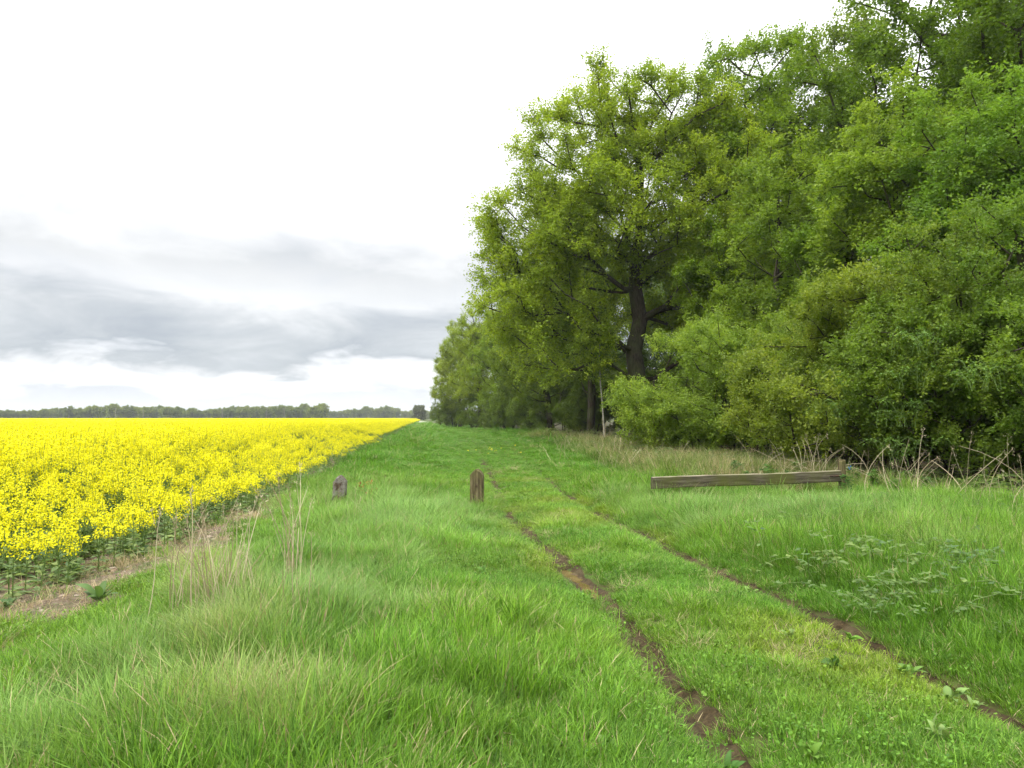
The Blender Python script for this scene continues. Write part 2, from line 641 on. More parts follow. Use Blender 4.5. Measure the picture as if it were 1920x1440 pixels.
def grid_faces(nx, ny):
    i, j = np.meshgrid(np.arange(nx - 1), np.arange(ny - 1), indexing='ij')
    a = (i * ny + j).ravel()
    return np.stack([a, a + ny, a + ny + 1, a + 1], 1)


xs = axis(-8, 9, 0.085, -3000, 3000); ys = axis(1.5, 22, 0.085, -200, 4500)
GX, GY = np.meshgrid(xs, ys, indexing='ij')
mb = MB()
mb.add(np.stack([GX, GY, height(GX, GY)], -1).reshape(-1, 3), grid_faces(len(xs), len(ys)))
structure(link('ground', mb.mesh('ground', [M_GROUND], True)))

# ploughed soil of the crop field, a sheet on the ground left of the verge
ss = np.concatenate([np.arange(0.5, 40, 0.12), 40 * 1.06 ** np.arange(0, 42)])
tt = np.concatenate([np.arange(0, 4, 0.1), 4 * 1.12 ** np.arange(0, 44)])
S, T = np.meshgrid(ss, tt, indexing='ij')
edge = soil_edge_t(S) + 0.1
X, Y = from_st(S, edge - T)
Z = height(X, Y) + 0.006 + 0.09 * (fbm(X * 5, Y * 5, 77) - 0.4) * np.clip(T * 3, 0, 1) * np.clip(1 - Y / 40, 0, 1)
Z = np.where(T < 0.01, height(X, Y) - 0.02, np.maximum(Z, height(X, Y) + 0.004))
mb = MB().add(np.stack([X, Y, Z], -1).reshape(-1, 3), grid_faces(len(ss), len(tt)))
structure(link('field_soil', mb.mesh('field_soil', [M_SOIL], True)))

# leaf litter of the wood floor
ss = np.concatenate([np.arange(0, 60, 0.6), np.linspace(60, 260, 60)])
tt = np.linspace(0, 60, 70)
S, T = np.meshgrid(ss, tt, indexing='ij')
X, Y = from_st(S, 10.2 + 0.9 * (vnoise(S * 0.4, S * 0, 8) - 0.5) + T)
Z = height(X, Y) + np.where(T < 0.01, -0.02, 0.008 + 0.06 * fbm(X, Y, 5))
mb = MB().add(np.stack([X, Y, Z], -1).reshape(-1, 3), grid_faces(len(ss), len(tt)))
structure(link('wood_floor', mb.mesh('wood_floor', [M_LITTER], True)))

# pale farm lane at the far end of the track
X0, Y0 = from_st(170, -2.2)
mb = MB()
lane = []
for k, (s, t0, t1) in enumerate([(165, -2.4, 0.6), (200, -3.0, 0.8), (260, -4.5, 0.5), (330, -7.5, -1.5), (420, -13, -6)]):
    for tv in (t0, t1):
        x, y = from_st(s, tv); lane.append((x, y, 0.03))
mb.add(lane, [(2 * k, 2 * k + 1, 2 * k + 3, 2 * k + 2) for k in range(4)])
structure(link('gravel_lane', mb.mesh('gravel_lane', [M_GRAVEL])))


def rut_cover(Y, seed):
    """how bare the rut is along its length: 1 bare mud, 0 grown over"""
    n = fbm(np.asarray(Y) * 0.9, np.asarray(Y) * 0 + seed, 60 + seed, 3)
    return n


def rut_bare(which, Y):
    Y = np.asarray(Y, float)
    n = fbm(Y * 1.3, Y * 0 + 2.5, 70 + which, 3)
    if which == 0:
        w = np.interp(Y, [2.5, 3.6, 4.2, 5, 9.5, 12.2, 13, 18, 20, 27, 30], [0.5, .75, 0.75, 1, 1, 0.8, 0.2, 0.3, 0.9, 0.8, 0])
    else:
        w = np.interp(Y, [2.5, 3.3, 5, 5.4, 8.5, 9.6, 10.2, 12.8, 13.5, 15, 17, 22], [0.75, 0.8, 0.8, 1, 1, 0.3, 0.85, 0.9, 0.3, 0.75, 0.6, 0])
    return np.clip(w + (n - 0.53) * 1.6, 0, 1)


def rut_ribbon(poly, which):
    poly = resample(poly, 0.035)
    Yc = poly[:, 1]
    bare = rut_bare(which, Yc)
    tang = norm(np.gradient(poly, axis=0)); nrm = np.stack([tang[:, 1], -tang[:, 0]], 1)
    w = (0.035 + 0.10 * bare) * (0.8 + 0.5 * vnoise(Yc * 2.5, Yc * 0, 33 + which))
    K = 15
    q = np.linspace(-1, 1, K)
    P = poly[:, None, :] + nrm[:, None, :] * (q[None, :, None] * w[:, None, None])
    Z = height(P[..., 0], P[..., 1])
    Z = Z + 0.008 + 0.085 * (fbm(P[..., 0] * 11, P[..., 1] * 11, 21 + which, 3) - 0.40) * (1 - q[None, :] ** 2)
    Z = np.where(np.abs(q)[None, :] > 0.99, height(P[..., 0], P[..., 1]) - 0.015, Z)
    mb = MB().add(np.concatenate([P, Z[..., None]], -1).reshape(-1, 3), grid_faces(len(poly), K)[:, ::-1])
    return mb


structure(link('wheel_rut', rut_ribbon(RUT_L, 0).mesh('wheel_rut', [M_MUD], True)))
structure(link('wheel_rut', rut_ribbon(RUT_R, 1).mesh('wheel_rut', [M_MUD], True)))

sel = RUT_L[(RUT_L[:, 1] > 6.75) & (RUT_L[:, 1] < 8.15)]
tang = norm(np.gradient(sel, axis=0)); nrm = np.stack([tang[:, 1], -tang[:, 0]], 1)
u = np.linspace(0, 1, len(sel)); w = 0.15 * np.sin(np.pi * np.clip(u * 0.94 + 0.03, 0, 1)) ** 0.5 * (0.85 + 0.3 * vnoise(u * 9, u * 0, 4))
zz = height(sel[:, 0], sel[:, 1]).mean() + 0.036
q = np.linspace(-1, 1, 5)
P = sel[:, None, :] - nrm[:, None, :] * 0.035 + nrm[:, None, :] * (q[None, :, None] * w[:, None, None])
mb = MB().add(np.concatenate([P, np.full(P.shape[:2] + (1,), zz)], -1).reshape(-1, 3), grid_faces(len(sel), 5)[:, ::-1])
structure(link('puddle', mb.mesh('puddle', [M_WATER], True)))
PUDDLE_Z = zz


# ------------------------------------------------------------------ trees
def grow_tree(seed, H, trunk_r, lobes, n_puff, puff_r, n_twig, n_leaf, leaf_l, leaf_w, trunk_top=0.72, lean=(0, 0), up=0.6,
              shell=0.45, stems=1, zmin=0.0, sep=0.62, clear=0.0, hole=0.0, hfreq=0.3, jit_l=0.10, tip=0.0):
    """trunk, limbs and a crown of leaves hung on twigs. lobes: (x,y,z,rx,ry,rz). returns (wood MB, twig MB, leaf MB)"""
    rng = np.random.default_rng(seed)
    lob = np.array(lobes, float)
    vol = (lob[:, 3] * lob[:, 4] * lob[:, 5]) ** 0.8
    pts = []
    tries = 0
    while len(pts) < n_puff and tries < n_puff * 40:
        tries += 1
        L = lob[rng.choice(len(lob), p=vol / vol.sum())]
        d = rand_dirs(rng, 1)[0]
        p = L[:3] + d * L[3:] * rng.random() ** (shell * 0.34 + 0.0)
        if p[2] < zmin:
            continue
        if clear and ((math.hypot(p[0], p[1]) < clear and p[2] < H * 0.45) or (p[1] < 0.0 and abs(p[0]) < clear * 0.45 and p[2] < H * 0.42)):
            continue
        if hole and vnoise(np.array([(p[0] + 0.6 * p[1]) * hfreq + seed]), np.array([p[2] * hfreq * 1.25 - 0.5 * p[1] * hfreq]), seed)[0] < hole:
            continue
        if pts and np.min(np.linalg.norm(np.array(pts) - p, axis=1)) < sep * puff_r * (0.6 + 0.6 * rng.random()):
            continue
        pts.append(p)
    pts = np.array(pts)
    # stems
    pos = []; par = []; plen = []
    for k in range(stems):
        ang = rng.random() * TAU
        sp = 0.0 if stems == 1 else 0.25 + 0.35 * rng.random()
        x = sp * math.cos(ang); y = sp * math.sin(ang)
        lx = lean[0] + (0 if stems == 1 else math.cos(ang) * H * 0.22); ly = lean[1] + (0 if stems == 1 else math.sin(ang) * H * 0.22)
        m = 9
        prev = -1
        wob = rng.normal(size=(m + 1, 2)) * H * 0.008
        for i in range(m + 1):
            u = i / m
            p = np.array([x + lx * u ** 1.3 + wob[i, 0] * (i > 0), y + ly * u ** 1.3 + wob[i, 1] * (i > 0), H * trunk_top * u * (1 if stems == 1 else 0.7 + 0.3 * rng.random())])
            pos.append(p); par.append(prev)
            plen.append(0 if prev < 0 else plen[prev] + 0.35 * np.linalg.norm(p - pos[prev]))
            prev = len(pos) - 1
    n_tr = len(pos)
    order = np.argsort(np.linalg.norm((pts - np.array([lean[0] * 0.5, lean[1] * 0.5, H * 0.42])) * np.array([1, 1, 0.8]), axis=1))
    puff_nodes = []
    zlow = H * 0.13
    cap = len(pos) + len(pts) * 6
    PA = np.zeros((cap, 3)); PL = np.zeros(cap)
    PA[:n_tr] = pos; PL[:n_tr] = plen
    PL[:n_tr][PA[:n_tr, 2] < zlow] += H * 0.25 if stems == 1 else 0
    cnt = n_tr
    for i in order:
        p = pts[i]
        d = np.linalg.norm(PA[:cnt] - p, axis=1)
        cost = d + 0.42 * PL[:cnt] + 1.1 * np.maximum(0, PA[:cnt, 2] - p[2] + 0.25 * d)
        j = int(np.argmin(cost)); dj = d[j]
        k = max(1, int(dj / (puff_r * 0.75)))
        k = min(k, 5)
        a = PA[j].copy(); prev = j
        sag = np.array([0, 0, rng.uniform(-0.02, 0.13) * dj])
        jit = rng.normal(size=(k + 1, 3)) * dj * 0.05
        for q in range(1, k + 1):
            u = q / k
            pp = a + (p - a) * u - sag * math.sin(math.pi * u) * 1.0 + (jit[q] if q < k else 0)
            PA[cnt] = pp; PL[cnt] = PL[prev] + np.linalg.norm(pp - PA[prev])
            pos.append(pp); par.append(prev); prev = cnt; cnt += 1
        puff_nodes.append(prev)
    n = cnt
    area = np.zeros(n)
    for b in puff_nodes:
        area[b] += 1.0
    for i in range(n - 1, -1, -1):
        if area[i] == 0:
            area[i] = 0.6
        if par[i] >= 0:
            area[par[i]] += area[i]
    rad = area ** 0.47
    root = max(rad[0], 1e-6)
    if stems > 1:
        root = max(rad[k * 10] for k in range(stems))
    rad = rad / root * trunk_r
    rad = np.maximum(rad, trunk_r * 0.028)
    wood = MB()
    tr_i = [i for i in range(n) if par[i] >= 0]
    pi = np.array([par[i] for i in tr_i]); ii = np.array(tr_i)
    ra = np.minimum(rad[pi], rad[ii] * 1.5)
    # root flare
    tubes(wood, PA[pi], PA[ii] + (PA[ii] - PA[pi]) * 0.04, ra, rad[ii], 6)
    if stems == 1:
        base = np.array([0, 0, -0.25]); top = PA[1] * 0.5
        tubes(wood, [base], [top], [rad[0] * 1.5], [rad[0]], 9)
    # twigs
    tw = MB()
    centre = lob[:, :3].mean(0)
    B = np.repeat(PA[puff_nodes], n_twig, 0)
    outw = norm(B - centre)
    D = norm(rng.normal(size=B.shape) + 0.55 * outw + np.array([0, 0, 0.25 * up]))
    Ln = puff_r * rng.uniform(0.45, 1.15, len(B))
    E = B + D * Ln[:, None]
    tubes(tw, B, E, trunk_r * 0.022, trunk_r * 0.006, 3)
    # leaves
    lf = MB()
    pr = np.repeat(rng.random(len(puff_nodes)), n_twig)
    u = rng.uniform(0.2, 1.06, (len(B), n_leaf))
    P = B[:, None] + D[:, None] * (Ln[:, None] * u)[..., None] + rng.normal(size=(len(B), n_leaf, 3)) * puff_r * jit_l
    P = P.reshape(-1, 3)
    Nn = rand_dirs(rng, len(P), up)
    Tn = perp(rng, Nn)
    sz = rng.uniform(0.6, 1.25, len(P))
    lvv = np.clip(0.45 * np.repeat(pr, n_leaf) + 0.55 * rng.random(len(P)), 0, 1)
    keep = P[:, 2] > 0.05
    kites(lf, P[keep], Nn[keep], Tn[keep], (leaf_l * sz)[keep], (leaf_w * sz)[keep], 0, lvv[keep], 0.08)
    return wood, tw, lf


def tree_kind(key, bark, **kw):
    wood, tw, lf = grow_tree(**kw)
    return (wood.mesh(key + '_trunk', [bark], True), tw.mesh(key + '_twigs', [M_TWIG]), lf.mesh(key + '_crown', [M_LEAF]))


def plant_tree(name, kind, label, cat, x, y, scl=1.0, rz=0.0, col=(0.1, 0.17, 0.02), group=None, sz=None, z=None):
    s3 = (scl, scl, scl * (sz or 1.0))
    e = thing(name, label, cat, (x, y, (hz(x, y) if z is None else z) - 0.02), rz, s3, group)
    w, tw, lf = kind
    link('trunk', w, e)
    b = link('twigs', tw, e); b['kind'] = 'stuff'
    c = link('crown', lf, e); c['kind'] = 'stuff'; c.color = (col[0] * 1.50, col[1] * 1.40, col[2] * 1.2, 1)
    return e


# the big oak beside the track
OAK = tree_kind('oak', M_BARK, seed=5, H=23.0, trunk_r=0.55, n_puff=540, puff_r=1.38, n_twig=12, n_leaf=56, leaf_l=0.14, leaf_w=0.105,
                trunk_top=0.74, lean=(0.3, 0), up=1.5, shell=0.8, zmin=3.2, sep=0.5, clear=2.5,
                hole=0.22, hfreq=0.5,
                lobes=[(-1.4, 0, 20.0, 3.7, 3.9, 3.0), (2.2, 0, 19.9, 3.6, 3.9, 3.0), (4.6, -0.5, 16.8, 3.9, 3.9, 3.3), (-3.9, -0.6, 16.8, 3.9, 3.9, 3.0), (0.5, 0.5, 14.5, 5.6, 5.6, 4.0),
                       (-6.0, -1.0, 12.6, 3.8, 4.3, 2.7), (-6.9, -0.5, 8.9, 3.4, 4.4, 2.6), (5.6, -1, 12.4, 4.2, 4.6, 3.4), (-5.2, -1.5, 6.4, 4.0, 3.5, 2.3),
                       (0.5, 3.5, 9.5, 5, 3, 3.0), (-3.2, -2.2, 13.2, 3.8, 3.2, 3.2), (3.2, -2.4, 12.6, 3.6, 3.2, 3.0), (6.0, 0, 8.2, 4.2, 4.5, 3.0)])
WOODA = tree_kind('broad_wood_tree', M_BARK, seed=21, H=24.0, trunk_r=0.42, n_puff=220, puff_r=1.45, n_twig=10, n_leaf=66, leaf_l=0.155, leaf_w=0.118,
                  trunk_top=0.8, up=1.4, shell=0.8, zmin=3.0, sep=0.62, hole=0.30, hfreq=0.36,
                  lobes=[(0, 0, 20, 3.8, 3.8, 4), (2.5, 1, 16.5, 4, 4, 3.6), (-2.6, -0.8, 16, 4.2, 4, 3.8), (0.5, -2.5, 12.5, 5, 4.4, 4), (-3, 1.5, 10.5, 4.2, 4.2, 3.4),
                         (3.6, 0, 9.5, 4, 4, 3.2), (0, 0, 6.2, 4.5, 4.5, 2.5)])
WOODB = tree_kind('tall_wood_tree', M_BARK, seed=33, H=25.0, trunk_r=0.36, n_puff=165, puff_r=1.45, n_twig=10, n_leaf=38, leaf_l=0.2, leaf_w=0.14,
                  trunk_top=0.84, up=1.2, shell=0.8, zmin=4.0, sep=0.62, hole=0.28, hfreq=0.4,
                  lobes=[(0.5, 0, 22, 2.6, 2.6, 3.2), (-1.5, 0.5, 19, 3.2, 3, 3.2), (2.2, -0.5, 17.5, 3, 3.2, 3.2), (0, -1.5, 14, 4, 4, 3.6), (-2.5, 1, 11, 3.4, 3.4, 3),
                         (2.4, 0.8, 9, 3.2, 3.4, 3)])
ASH = tree_kind('slender_tree', M_BARK, seed=45, H=13.0, trunk_r=0.17, n_puff=150, puff_r=0.95, n_twig=9, n_leaf=42, leaf_l=0.15, leaf_w=0.085,
                trunk_top=0.86, up=1.6, shell=0.8, zmin=2.0, sep=0.58, hole=0.28, hfreq=0.55,
                lobes=[(0, 0, 11.2, 1.7, 1.7, 2.2), (0.9, 0.3, 9.2, 2, 2, 2), (-1.2, -0.2, 8.2, 2.2, 2.2, 2), (0.4, -1, 6.4, 2.6, 2.4, 2.2), (-0.8, 0.8, 4.4, 2.4, 2.4, 1.8), (1.2, 0, 3.8, 2.2, 2.2, 1.6)])


def bush_kind(key, seed, H, R, n_puff, leaf_l=0.075, leaf_w=0.052, extra=()):
    lobes = [(0, 0, H * 0.62, R * 0.72, R * 0.72, H * 0.36), (R * 0.4, 0.2, H * 0.42, R * 0.6, R * 0.6, H * 0.34), (-R * 0.42, -0.2, H * 0.4, R * 0.6, R * 0.6, H * 0.34),
             (0, -R * 0.42, H * 0.42, R * 0.6, R * 0.52, H * 0.27), (0.1, R * 0.4, H * 0.36, R * 0.6, R * 0.55, H * 0.3),
             (0.15 * R, 0.1, H * 0.82, R * 0.4, R * 0.4, H * 0.2)] + list(extra)
    return tree_kind(key, M_BARK, seed=seed, H=H, trunk_r=0.085, lobes=lobes, n_puff=n_puff, puff_r=0.52, n_twig=9, n_leaf=34, leaf_l=leaf_l, leaf_w=leaf_w,
                     trunk_top=0.7, up=1.2, shell=0.66, stems=5, zmin=0.45, sep=0.52, hole=0.40, hfreq=0.5)


BUSH_A = bush_kind('round_bush', 61, 5.6, 3.1, 300)
BUSH_B = bush_kind('spreading_bush', 62, 5.0, 3.4, 300, extra=[(2.2, -0.6, 2.2, 1.8, 1.6, 1.6)])
BUSH_C = bush_kind('tall_bush', 63, 6.6, 2.9, 300, extra=[(-0.6, 0.2, 5.8, 1.2, 1.2, 1.0)])
BUSH_D = bush_kind('low_bush', 64, 2.6, 2.0, 150, 0.08, 0.055)

GR_O = (0.168, 0.242, 0.025)     # oak in young leaf
GR_Y = (0.18, 0.25, 0.026)
GR_M = (0.120, 0.198, 0.019)
GR_D = (0.075, 0.14, 0.016)
GR_H = (0.14, 0.22, 0.026)     # hawthorn


def wood_tree(px, Y, kind, label, scl=1.0, rz=0.0, col=GR_M, sz=None, name='woodland_tree', cat='tree', group=None):
    x, y = at_depth(px, Y)
    return plant_tree(name, kind, label, cat, x, y, scl, rz, col, group, sz)


wood_tree(1195, 45, OAK, 'big spreading oak with dark ivy-clad trunk and widest crown beside the track', 1.0, 0.0, GR_O, name='oak_tree')
wood_tree(1440, 49, WOODA, 'tall tree just right of the big oak, sky showing through its crown', 1.16, 0.7, (0.098, 0.168, 0.017))
wood_tree(1585, 50, WOODB, 'thin-topped tree poking highest between the two broad crowns at upper right', 1.16, 0.2, (0.102, 0.155, 0.021))
wood_tree(1790, 37, WOODA, 'tall broad tree cut off by the top edge near the right corner', 1.1, 2.4, (0.084, 0.148, 0.016))
wood_tree(1960, 30, WOODA, 'tree with dark overhanging boughs at the upper right corner of the photo', 0.98, 4.1, (0.070, 0.128, 0.014))
wood_tree(1465, 33, ASH, 'small yellow-green tree standing in front of the woodland right of the oak', 1.05, 0.3, (0.124, 0.198, 0.026), name='slender_tree')
wood_tree(1590, 29.5, ASH, 'feathery light green tree rising behind the hedge, left of the taller feathery one', 0.86, 1.9, (0.120, 0.205, 0.028), name='slender_tree')
wood_tree(1690, 27.5, ASH, 'taller feathery light green tree rising behind the middle of the hedge', 1.05, 3.1, (0.130, 0.205, 0.028), name='slender_tree')
wood_tree(1810, 24, ASH, 'feathery tree behind the hedge nearest the right edge of the photo', 0.92, 4.4, (0.105, 0.190, 0.028), name='slender_tree')
wood_tree(1930, 22, ASH, 'leafy slender tree cut by the right edge above the hedge', 0.88, 5.2, (0.095, 0.180, 0.026), name='slender_tree')
wood_tree(1360, 40, ASH, 'dark understorey tree close behind the right side of the oak', 0.95, 2.2, GR_M, name='slender_tree')

# wood edge running away along the track, left of and behind the oak
for (s, tt_, kind, sc_, rz, col, lab) in [
        (58, 13.0, WOODA, 0.80, 1.1, (0.085, 0.14, 0.018), 'dark woodland tree directly behind the left half of the big oak'),
        (67, 11.0, WOODA, 0.72, 3.0, (0.10, 0.155, 0.018), 'woodland tree second behind the oak along the track edge'),
        (80, 11.2, WOODB, 0.74, 0.6, (0.095, 0.16, 0.02), 'woodland tree third behind the oak along the track edge'),
        (93, 9.6, WOODA, 0.68, 5.0, (0.115, 0.185, 0.022), 'rounded mid-green tree fourth behind the oak along the track edge'),
        (108, 7.6, WOODA, 0.78, 2.0, (0.150, 0.215, 0.024), 'bright yellow-green tree near the far end of the wood edge'),
        (124, 5.6, WOODA, 0.74, 4.0, (0.14, 0.20, 0.026), 'farthest light green tree at the left end of the wood edge'),
        (146, 4.0, WOODB, 0.62, 1.0, (0.12, 0.17, 0.03), 'last small tree of the wood edge, reaching over the far track')]:
    x, y = from_st(s, tt_)
    plant_tree('woodland_tree', kind, lab, 'tree', x, y, sc_, rz, col)

# trees deeper in the wood, seen only between the front crowns
rr = random.Random(4)
for (s, tt_) in [(48, 24), (56, 30), (40, 33), (64, 22), (75, 27), (88, 20), (100, 24), (54, 40), (36, 42), (118, 18), (135, 17), (70, 36), (30, 34), (46, 50)]:
    x, y = from_st(s + rr.uniform(-2, 2), tt_ + rr.uniform(-2, 2))
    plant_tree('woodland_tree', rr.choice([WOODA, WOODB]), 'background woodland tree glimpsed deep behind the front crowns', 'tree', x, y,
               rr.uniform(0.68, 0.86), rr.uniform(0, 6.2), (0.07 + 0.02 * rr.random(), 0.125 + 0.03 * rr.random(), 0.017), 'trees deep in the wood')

# hedge along the right
for (px, Y, kind, sc_, rz, col, lab) in [
        (1300, 27.5, BUSH_B, 0.98, 0.4, (0.146, 0.222, 0.034), 'light green hawthorn bush at the left end of the right-hand hedge'),
        (1385, 25.6, BUSH_A, 1.04, 1.7, (0.136, 0.212, 0.032), 'second hawthorn bush from the left end of the hedge'),
        (1490, 27.0, BUSH_A, 1.02, 3.3, (0.078, 0.135, 0.02), 'third hawthorn bush from the left end, dark hollow below'),
        (1590, 20.8, BUSH_C, 0.86, 5.0, (0.120, 0.182, 0.027), 'tall hawthorn bush above the right half of the wooden rail'),
        (1662, 19.0, BUSH_B, 1.04, 2.6, (0.130, 0.184, 0.026), 'broad yellowish hawthorn bush behind the end post of the rail'),
        (1758, 17.6, BUSH_C, 0.92, 0.9, (0.112, 0.174, 0.026), 'tall dense hawthorn bush right of the rail end post'),
        (1862, 16.6, BUSH_A, 1.12, 4.2, (0.102, 0.170, 0.025), 'big hawthorn bush behind the dry arching stalks'),
        (1985, 15.6, BUSH_C, 0.98, 5.6, (0.095, 0.165, 0.025), 'dark hawthorn bush cut by the right edge of the photo'),
        (2120, 15.0, BUSH_A, 1.05, 1.2, (0.095, 0.165, 0.025), 'hawthorn bush mostly outside the right edge of the photo')]:
    x, y = at_depth(px, Y)
    plant_tree('hawthorn_bush', kind, lab, 'bush', x, y, sc_, rz, col, 'hawthorn bushes of the hedge')
# filler understorey behind the hedge and under the trees
for (px, Y, kind, sc_, rz, lab) in [
        (1120, 62, BUSH_A, 0.95, 0.2, 'dark round bush under the big oak, right of the pale sapling'),
        (1060, 66, BUSH_B, 0.98, 2.0, 'wide olive-green bush beside the track left of the pale sapling'),
        (1000, 72, BUSH_A, 0.92, 4.0, 'olive-green bush left of the wide one beneath the oak boughs'),
        (955, 82, BUSH_C, 0.98, 1.0, 'upright bush at the track edge under the second tree'),
        (925, 92, BUSH_A, 0.98, 3.0, 'green bush farther along the track edge'),
        (890, 108, BUSH_B, 1.0, 5.0, 'pale bush under the bright yellow-green tree'),
        (852, 125, BUSH_A, 1.0, 0.5, 'yellowish bush at the far end of the wood edge'),
        (828, 150, BUSH_C, 0.9, 2.5, 'last bush of the wood edge at the lane'),
        (1225, 52, BUSH_C, 0.75, 1.5, 'bush growing round the foot of the big oak'),
        (1270, 44, BUSH_A, 1.0, 3.5, 'shaded bush between the oak and the left end of the hedge')]:
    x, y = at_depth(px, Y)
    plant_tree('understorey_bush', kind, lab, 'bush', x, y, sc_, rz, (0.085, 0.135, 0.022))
for (px, Y, sc_, rz) in [(1400, 40, 1.0, 1), (1520, 37, 1.05, 2), (1640, 33, 1.1, 3), (1760, 29, 1.1, 4), (1880, 26, 1.1, 5), (1300, 56, 1.1, 0), (1180, 70, 1.2, 2), (1080, 84, 1.2, 4),
                         (1000, 100, 1.2, 5), (1420, 62, 1.3, 1), (1560, 58, 1.3, 3), (1700, 50, 1.3, 2), (940, 120, 1.2, 1), (1215, 60, 1.35, 4), (1255, 62, 1.3, 1), (1040, 92, 1.2, 2)]:
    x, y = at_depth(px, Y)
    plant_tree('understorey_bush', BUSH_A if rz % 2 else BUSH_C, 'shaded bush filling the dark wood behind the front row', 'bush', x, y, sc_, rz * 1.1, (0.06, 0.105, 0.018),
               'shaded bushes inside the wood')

# pale sapling in front of the dark wood
w = MB()
pp = [(0, 0, -0.1), (-0.03, 0, 1.0), (-0.1, 0.02, 2.2), (-0.22, 0.02, 3.6), (-0.27, 0, 5.2), (-0.22, 0, 6.6), (-0.3, 0, 7.8)]
polytube(w, pp, [0.06, 0.055, 0.046, 0.038, 0.03, 0.02, 0.008], 7)
rg = np.random.default_rng(3)
tw = MB(); lf = MB()
hb = rg.uniform(3.4, 7.7, 26)
B = np.stack([np.interp(hb, [p[2] for p in pp], [p[0] for p in pp]), 0 * hb, hb], 1)
D = norm(np.stack([rg.normal(size=26), rg.normal(size=26), rg.uniform(0.2, 1.0, 26)], 1)); Ln = rg.uniform(0.4, 1.3, 26)
tubes(tw, B, B + D * Ln[:, None], 0.012, 0.004, 3)
u = rg.uniform(0.3, 1.1, (26, 45)); P = (B[:, None] + D[:, None] * (Ln[:, None] * u)[..., None] + rg.normal(size=(26, 45, 3)) * 0.1).reshape(-1, 3)
Nn = rand_dirs(rg, len(P), 0.5); kites(lf, P, Nn, perp(rg, Nn), np.full(len(P), 0.09), np.full(len(P), 0.06), 0, rg.random(len(P)))
x, y = at_depth(1133, 43)
sap = thing('sapling', 'thin pale-stemmed sapling standing against the dark wood left of the hedge', 'tree', (x, y, hz(x, y)))
link('trunk', w.mesh('sapling_trunk', [M_PALEBARK], True), sap)
o = link('twigs', tw.mesh('sapling_twigs', [M_TWIG]), sap); o['kind'] = 'stuff'
o = link('crown', lf.mesh('sapling_crown', [M_LEAF]), sap); o['kind'] = 'stuff'; o.color = (*GR_M, 1)

# far trees on the horizon
FAR = []
for k in range(3):
    rg = np.random.default_rng(90 + k)
    H, R = 15.0, 6.5
    lobes = [(0, 0, 9.5, R, R, 4.8), (0, 0, 3.0, R, R, 3.5)] + [(rg.uniform(-4, 4), rg.uniform(-4, 4), rg.uniform(6, 12), 3.2, 3.2, 2.8) for _ in range(6)]
    FAR.append(tree_kind('far_tree', M_BARK, seed=90 + k, H=H, trunk_r=0.4, lobes=lobes, n_puff=150, puff_r=1.7, n_twig=6, n_leaf=9, leaf_l=0.95, leaf_w=0.75, up=0.6, shell=0.8, zmin=0.2))
rr = random.Random(8)


def skyline(px):
    """height in photo pixels of the far treeline above the horizon"""
    return np.interp(px, [0, 60, 75, 130, 200, 240, 320, 350, 385, 395, 420, 470, 560, 605, 615, 640, 700, 760, 800],
                     [14, 13, 16, 19, 22, 20, 21, 16, 13, 18, 20, 20, 23, 22, 12, 13, 17, 15, 15])


px = -60
while px < 830:
    far = px > 612
    Y = (760 if far else 560) + rr.uniform(-40, 40)
    hh = float(skyline(px)) * (0.85 + 0.25 * rr.random()) * Y / F_PX + EYE
    x, y = at_depth(px, Y)
    lab = 'pale distant tree in the farthest wood on the horizon' if far else 'distant tree in the long wood on the horizon beyond the yellow field'
    g = rr.random()
    plant_tree('distant_tree', FAR[rr.randrange(3)], lab, 'tree', x, y, hh / 15.0 * (1.12 if rr.random() < 0.3 else 1.0), rr.uniform(0, 6.2),
               (0.10 + 0.04 * g, 0.145 + 0.04 * g, 0.05), 'trees of the farthest wood' if far else 'trees of the long horizon wood', sz=rr.uniform(0.92, 1.1), z=0)
    px += rr.uniform(9, 15)
px = -60
while px < 830:
    Y = 640 + rr.uniform(-30, 30) + (180 if px > 612 else 0)
    hh = float(skyline(px)) * rr.uniform(0.75, 0.98) * Y / F_PX + EYE
    x, y = at_depth(px, Y)
    far = px > 612
    plant_tree('distant_tree', FAR[rr.randrange(3)], 'pale distant tree in the farthest wood on the horizon' if far else 'distant tree in the long wood on the horizon beyond the yellow field', 'tree', x, y, hh / 15.0, rr.uniform(0, 6.2), (0.10, 0.145, 0.05),
               'trees of the farthest wood' if far else 'trees of the long horizon wood', z=0)
    px += rr.uniform(14, 22)
x, y = at_depth(786, 430)
plant_tree('distant_tree', FAR[1], 'lone round dark tree on the horizon at the end of the field', 'tree', x, y, 0.60, 0.4, (0.075, 0.10, 0.05), z=0)

# thin poles in front of the far wood
for k, (px, hpx) in enumerate([(217, 18), (269, 14), (417, 17), (500, 18), (533, 18)]):
    x, y = at_depth(px, 480)
    hh = hpx * 480 / F_PX + EYE
    mb = MB(); polytube(mb, [(0, 0, 0), (0, 0, hh * 0.5), (0, 0, hh)], [0.16, 0.14, 0.12], 6)
    tubes(mb, [(-0.9, 0, hh - 0.4)], [(0.9, 0, hh - 0.4)], 0.07, 0.07, 4)
    tag(link('utility_pole', mb.mesh('utility_pole', [M_PALEBARK]), None, (x, y, 0)),
        'thin pale utility pole on the horizon, %s from the left' % ['first', 'second', 'third', 'fourth', 'fifth'][k], 'pole', 'utility poles on the horizon')


